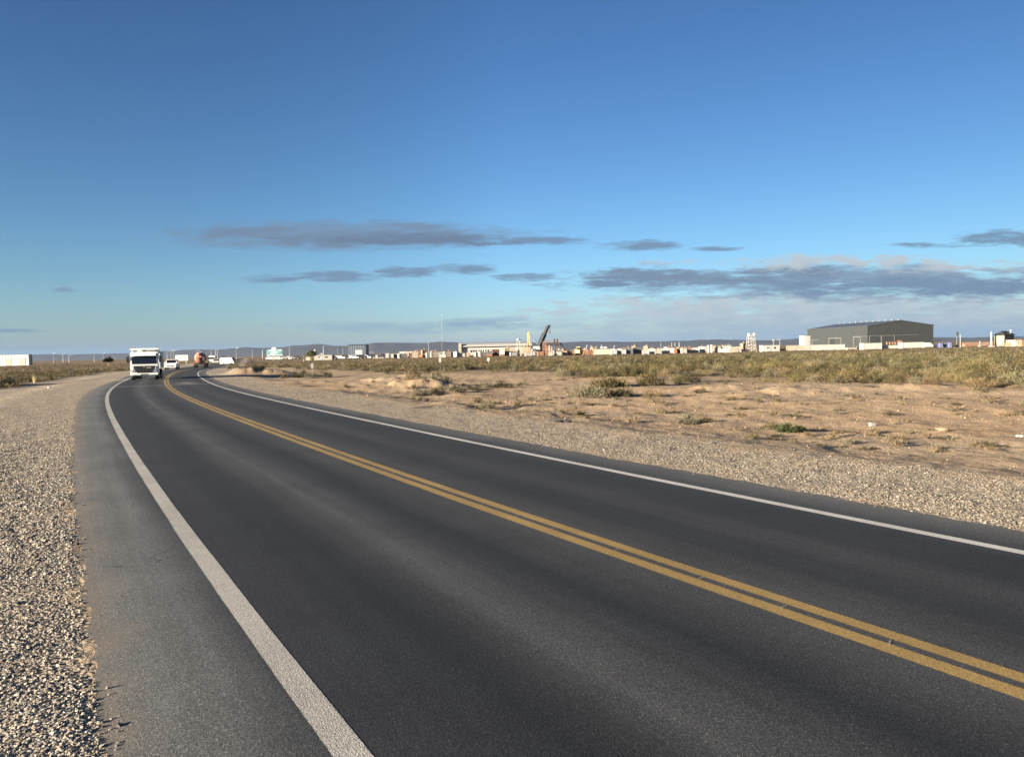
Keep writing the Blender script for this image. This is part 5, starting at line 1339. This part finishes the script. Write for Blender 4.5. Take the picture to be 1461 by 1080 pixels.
# small house
hs = thing('small_house', 'small cream house with a dark hipped roof', 'house', (X(1433, 255), 255, 0), R(-60))
wL, wR = 3.15, 5.9; h_ = Z(1430, 478.3, 255); ht = Z(1430, 473.2, 255)
mb = MB().box((-wL / 2, wR / 2, h_ / 2), (wL, wR, h_)).build('wall', paint('beige_render', (.21, .185, .145), .75, var=.2), hs)
bm = bmesh.new()
q = [bm.verts.new(p) for p in ((-wL - .5, -.5, h_), (.5, -.5, h_), (.5, wR + .5, h_), (-wL - .5, wR + .5, h_), (-wL / 2, 1.5, ht + .25), (-wL / 2, wR - 1.5, ht + .25))]
for f in ((0, 1, 4), (1, 2, 5, 4), (2, 3, 5), (3, 0, 4, 5), (3, 2, 1, 0)): bm.faces.new([q[i] for i in f])
me = bpy.data.meshes.new('roof'); bm.to_mesh(me); bm.free(); me.materials.append(paint('dark_roof_tile', (.028, .031, .034), .65, var=.25)); rf = bpy.data.objects.new('roof', me); COL.objects.link(rf); rf.parent = hs
MB().box((-wL * .5, -.03, h_ * .5), (wL * .52, .08, h_ * .55)).build('shutter', PALE, hs)
MB().box((-wL * .5, -.05, h_ * .5), (wL * .58, .05, .08)).box((-wL * .5, -.05, h_ * .3), (wL * .58, .05, .08)).box((-wL * .5, -.05, h_ * .7), (wL * .58, .05, .08)).build('shutter_bar', CREAM, hs)
MB().box((.03, wR * .55, h_ * .62), (.08, 1.2, 1.0)).build('window', GLASS, hs)
MB().box((.03, wR * .2, 1.0), (.08, .9, 2.0)).build('door', BROWN, hs)
MB().box((-wL / 2 + 1.2, wR - 1.2, ht + .1), (.4, .4, 1.1), .02).build('chimney', WHITE, rf)
cabin('brown timber kiosk at the right foot of the small house', 1440.5, 1447, 488.6, 250, BROWN, R(10), 'timber_kiosk', 'kiosk', 2, 1)
cabin('cream and orange house at the right edge of the view', 1448.5, 1456.5, 484.2, 248, CREAM, R(6), 'orange_house', 'house', 4, 1, SALMON)
cabin('orange walled shed at the right edge of the view', 1457, 1476, 484.0, 247, ORANGE, R(6), 'orange_shed', 'shed', 4, 2, RUST)

# low beige clutter along the back of the yards
def clutter_proto(w, h, d, m_, d_):
    t = thing('equipment_crate', 'x', 'crate', (0, 0, 0))
    MB().box((0, d / 2, .15 + h / 2), (w, d, h), .04).build('body', m_, t)
    mb = MB()
    for sx in (-1, 1): mb.box((sx * w * .46, -.03, .15 + h / 2), (.12, .08, h * .96))
    mb.box((0, -.03, h * .98), (w * .8, .08, .12)).box((0, -.03, h * .5), (w * .8, .06, .1)).box((0, d / 2, .075), (w * .9, d * .9, .15)); mb.build('frame', d_, t)
    MB().cyl((w * .2, d * .5, h + .1), (w * .2, d * .5, h + .7), .22, n=10).build('hatch', d_, t)
    return t
CPR = [clutter_proto(2.4, 1.7, 2, CREAM, RUST), clutter_proto(3.2, 1.3, 2, PALE, GREY), clutter_proto(1.6, 2.2, 1.6, paint('tan_steel', (.25, .19, .13), .7, var=.3), BROWN), clutter_proto(2.8, 1.5, 2, WHITE, DGREY)]
used3 = set()
for k in range(64):
    px = 566 + k * 7.9 + random.uniform(-2.5, 2.5)
    if 700 < px < 716 or 748 < px < 772: continue
    i_ = random.randrange(4); o = CPR[i_] if i_ not in used3 else copy_tree(CPR[i_]); used3.add(i_)
    o.location = at(px, random.uniform(285, 335)); o.rotation_euler = (0, 0, random.uniform(-.5, .5)); s_ = random.uniform(.8, 1.2); o.scale = (s_, s_, s_ * random.uniform(.8, 1.25))
    nm = ('cream', 'pale grey', 'tan', 'white')[i_]
    tag(o, nm + ' equipment crate among the low clutter along the back of the yards', 'crate', nm + ' equipment crates along the back of the yards')
# ------------------------------------------------------------------ hills
HP = [(-900, 8), (0, 8.8), (70, 9), (120, 7.2), (180, 7.4), (250, 9.3), (340, 10.6), (420, 12), (500, 12.1), (520, 13.3), (535, 15.4), (560, 15), (600, 13.8), (640, 12.6), (700, 11.5),
      (760, 10.7), (850, 9.3), (940, 8.6), (1000, 9), (1100, 7), (1300, 5), (1500, 4), (2400, 5)]
def ridge(name, prof, D0, depth, seed, mat_, rough):
    px = np.arange(-900, 2400, 4.0)
    u = (px - CX) / F
    hp = np.interp(px, *zip(*prof)) * D0 / F + EYE
    rows = np.array([0, .12, .3, .5, .66, .78, .86, .92, .96, 1.0, 1.3])
    hr = np.array([0, .02, .07, .17, .34, .56, .76, .90, .97, 1.0, 1.0])
    V_ = []
    for t_, h_ in zip(rows, hr):
        D = D0 - depth * (1 - t_)
        x = u * D0; y = np.full(len(u), D)
        nz = fbm(x / 420 + t_ * 1.3, y / 900, seed, 5)
        y = y + nz * depth * .35 * (1 - abs(2 * min(t_, 1) - 1))
        z = hp * h_ * (1 + rough * nz * (1 if t_ < 1 else .05)) - (2.0 if t_ == 0 else 0)
        V_.append(np.c_[x * D / D0, y, z])
    n, k = len(u), len(rows)
    v = np.concatenate(V_)
    i = (np.arange(k - 1)[:, None] * n + np.arange(n - 1)).ravel()
    f = np.stack([i, i + 1, i + n + 1, i + n], 1)
    return tag(mesh_np(name, v, f.ravel(), 4, [mat_], smooth=True), kind='structure')
m, nt, b = new_mat('hill_scrubland')
tc = N(nt, 'ShaderNodeTexCoord').outputs['Object']
mp = N(nt, 'ShaderNodeMapping'); mp.inputs['Scale'].default_value = (.004, .004, .03); Lk(nt, tc, mp.inputs[0])
Lk(nt, ramp(nt, noise(nt, mp.outputs[0], 1, 7, .65), [(.35, (.036, .037, .040)), (.5, (.042, .041, .042)), (.68, (.050, .047, .045))]), b.inputs['Base Color'])
b.inputs['Roughness'].default_value = 1
ridge('hills', HP, 7000, 1500, 61, m, .55)
ridge('hills', [(-900, 3), (700, 3), (900, 7), (960, 8), (1005, 9.6), (1030, 8), (1060, 6.5), (1140, 8), (1250, 7), (1340, 6.4), (1380, 4.2), (1410, 4.6), (1500, 5), (2400, 6)], 13000, 2500, 67, m, .4)
# ------------------------------------------------------------------ air
m = bpy.data.materials.new('haze_air'); m.use_nodes = True; nt = m.node_tree; nt.nodes.clear()
o_ = N(nt, 'ShaderNodeOutputMaterial'); pv = N(nt, 'ShaderNodeVolumePrincipled')
pv.inputs['Color'].default_value = (.23, .41, .74, 1); pv.inputs['Density'].default_value = HAZE_D; pv.inputs['Anisotropy'].default_value = .2
Lk(nt, pv.outputs[0], o_.inputs['Volume'])
hz = MB().box((0, 0, 150), (56000, 56000, 320)).build('haze', m)
tag(hz, kind='stuff')

# ------------------------------------------------------------------ render settings
sc.render.engine = 'CYCLES'
sc.view_settings.view_transform = 'Standard'; sc.view_settings.look = 'None'; sc.view_settings.gamma = 1
sc.view_settings.exposure = EXPO
cy = sc.cycles
cy.max_bounces = 6; cy.diffuse_bounces = 3; cy.glossy_bounces = 2; cy.transmission_bounces = 2; cy.volume_bounces = 0; cy.transparent_max_bounces = 8
cy.use_denoising = DENO
try: cy.denoiser = 'OPENIMAGEDENOISE'
except Exception: pass
sc.render.film_transparent = False
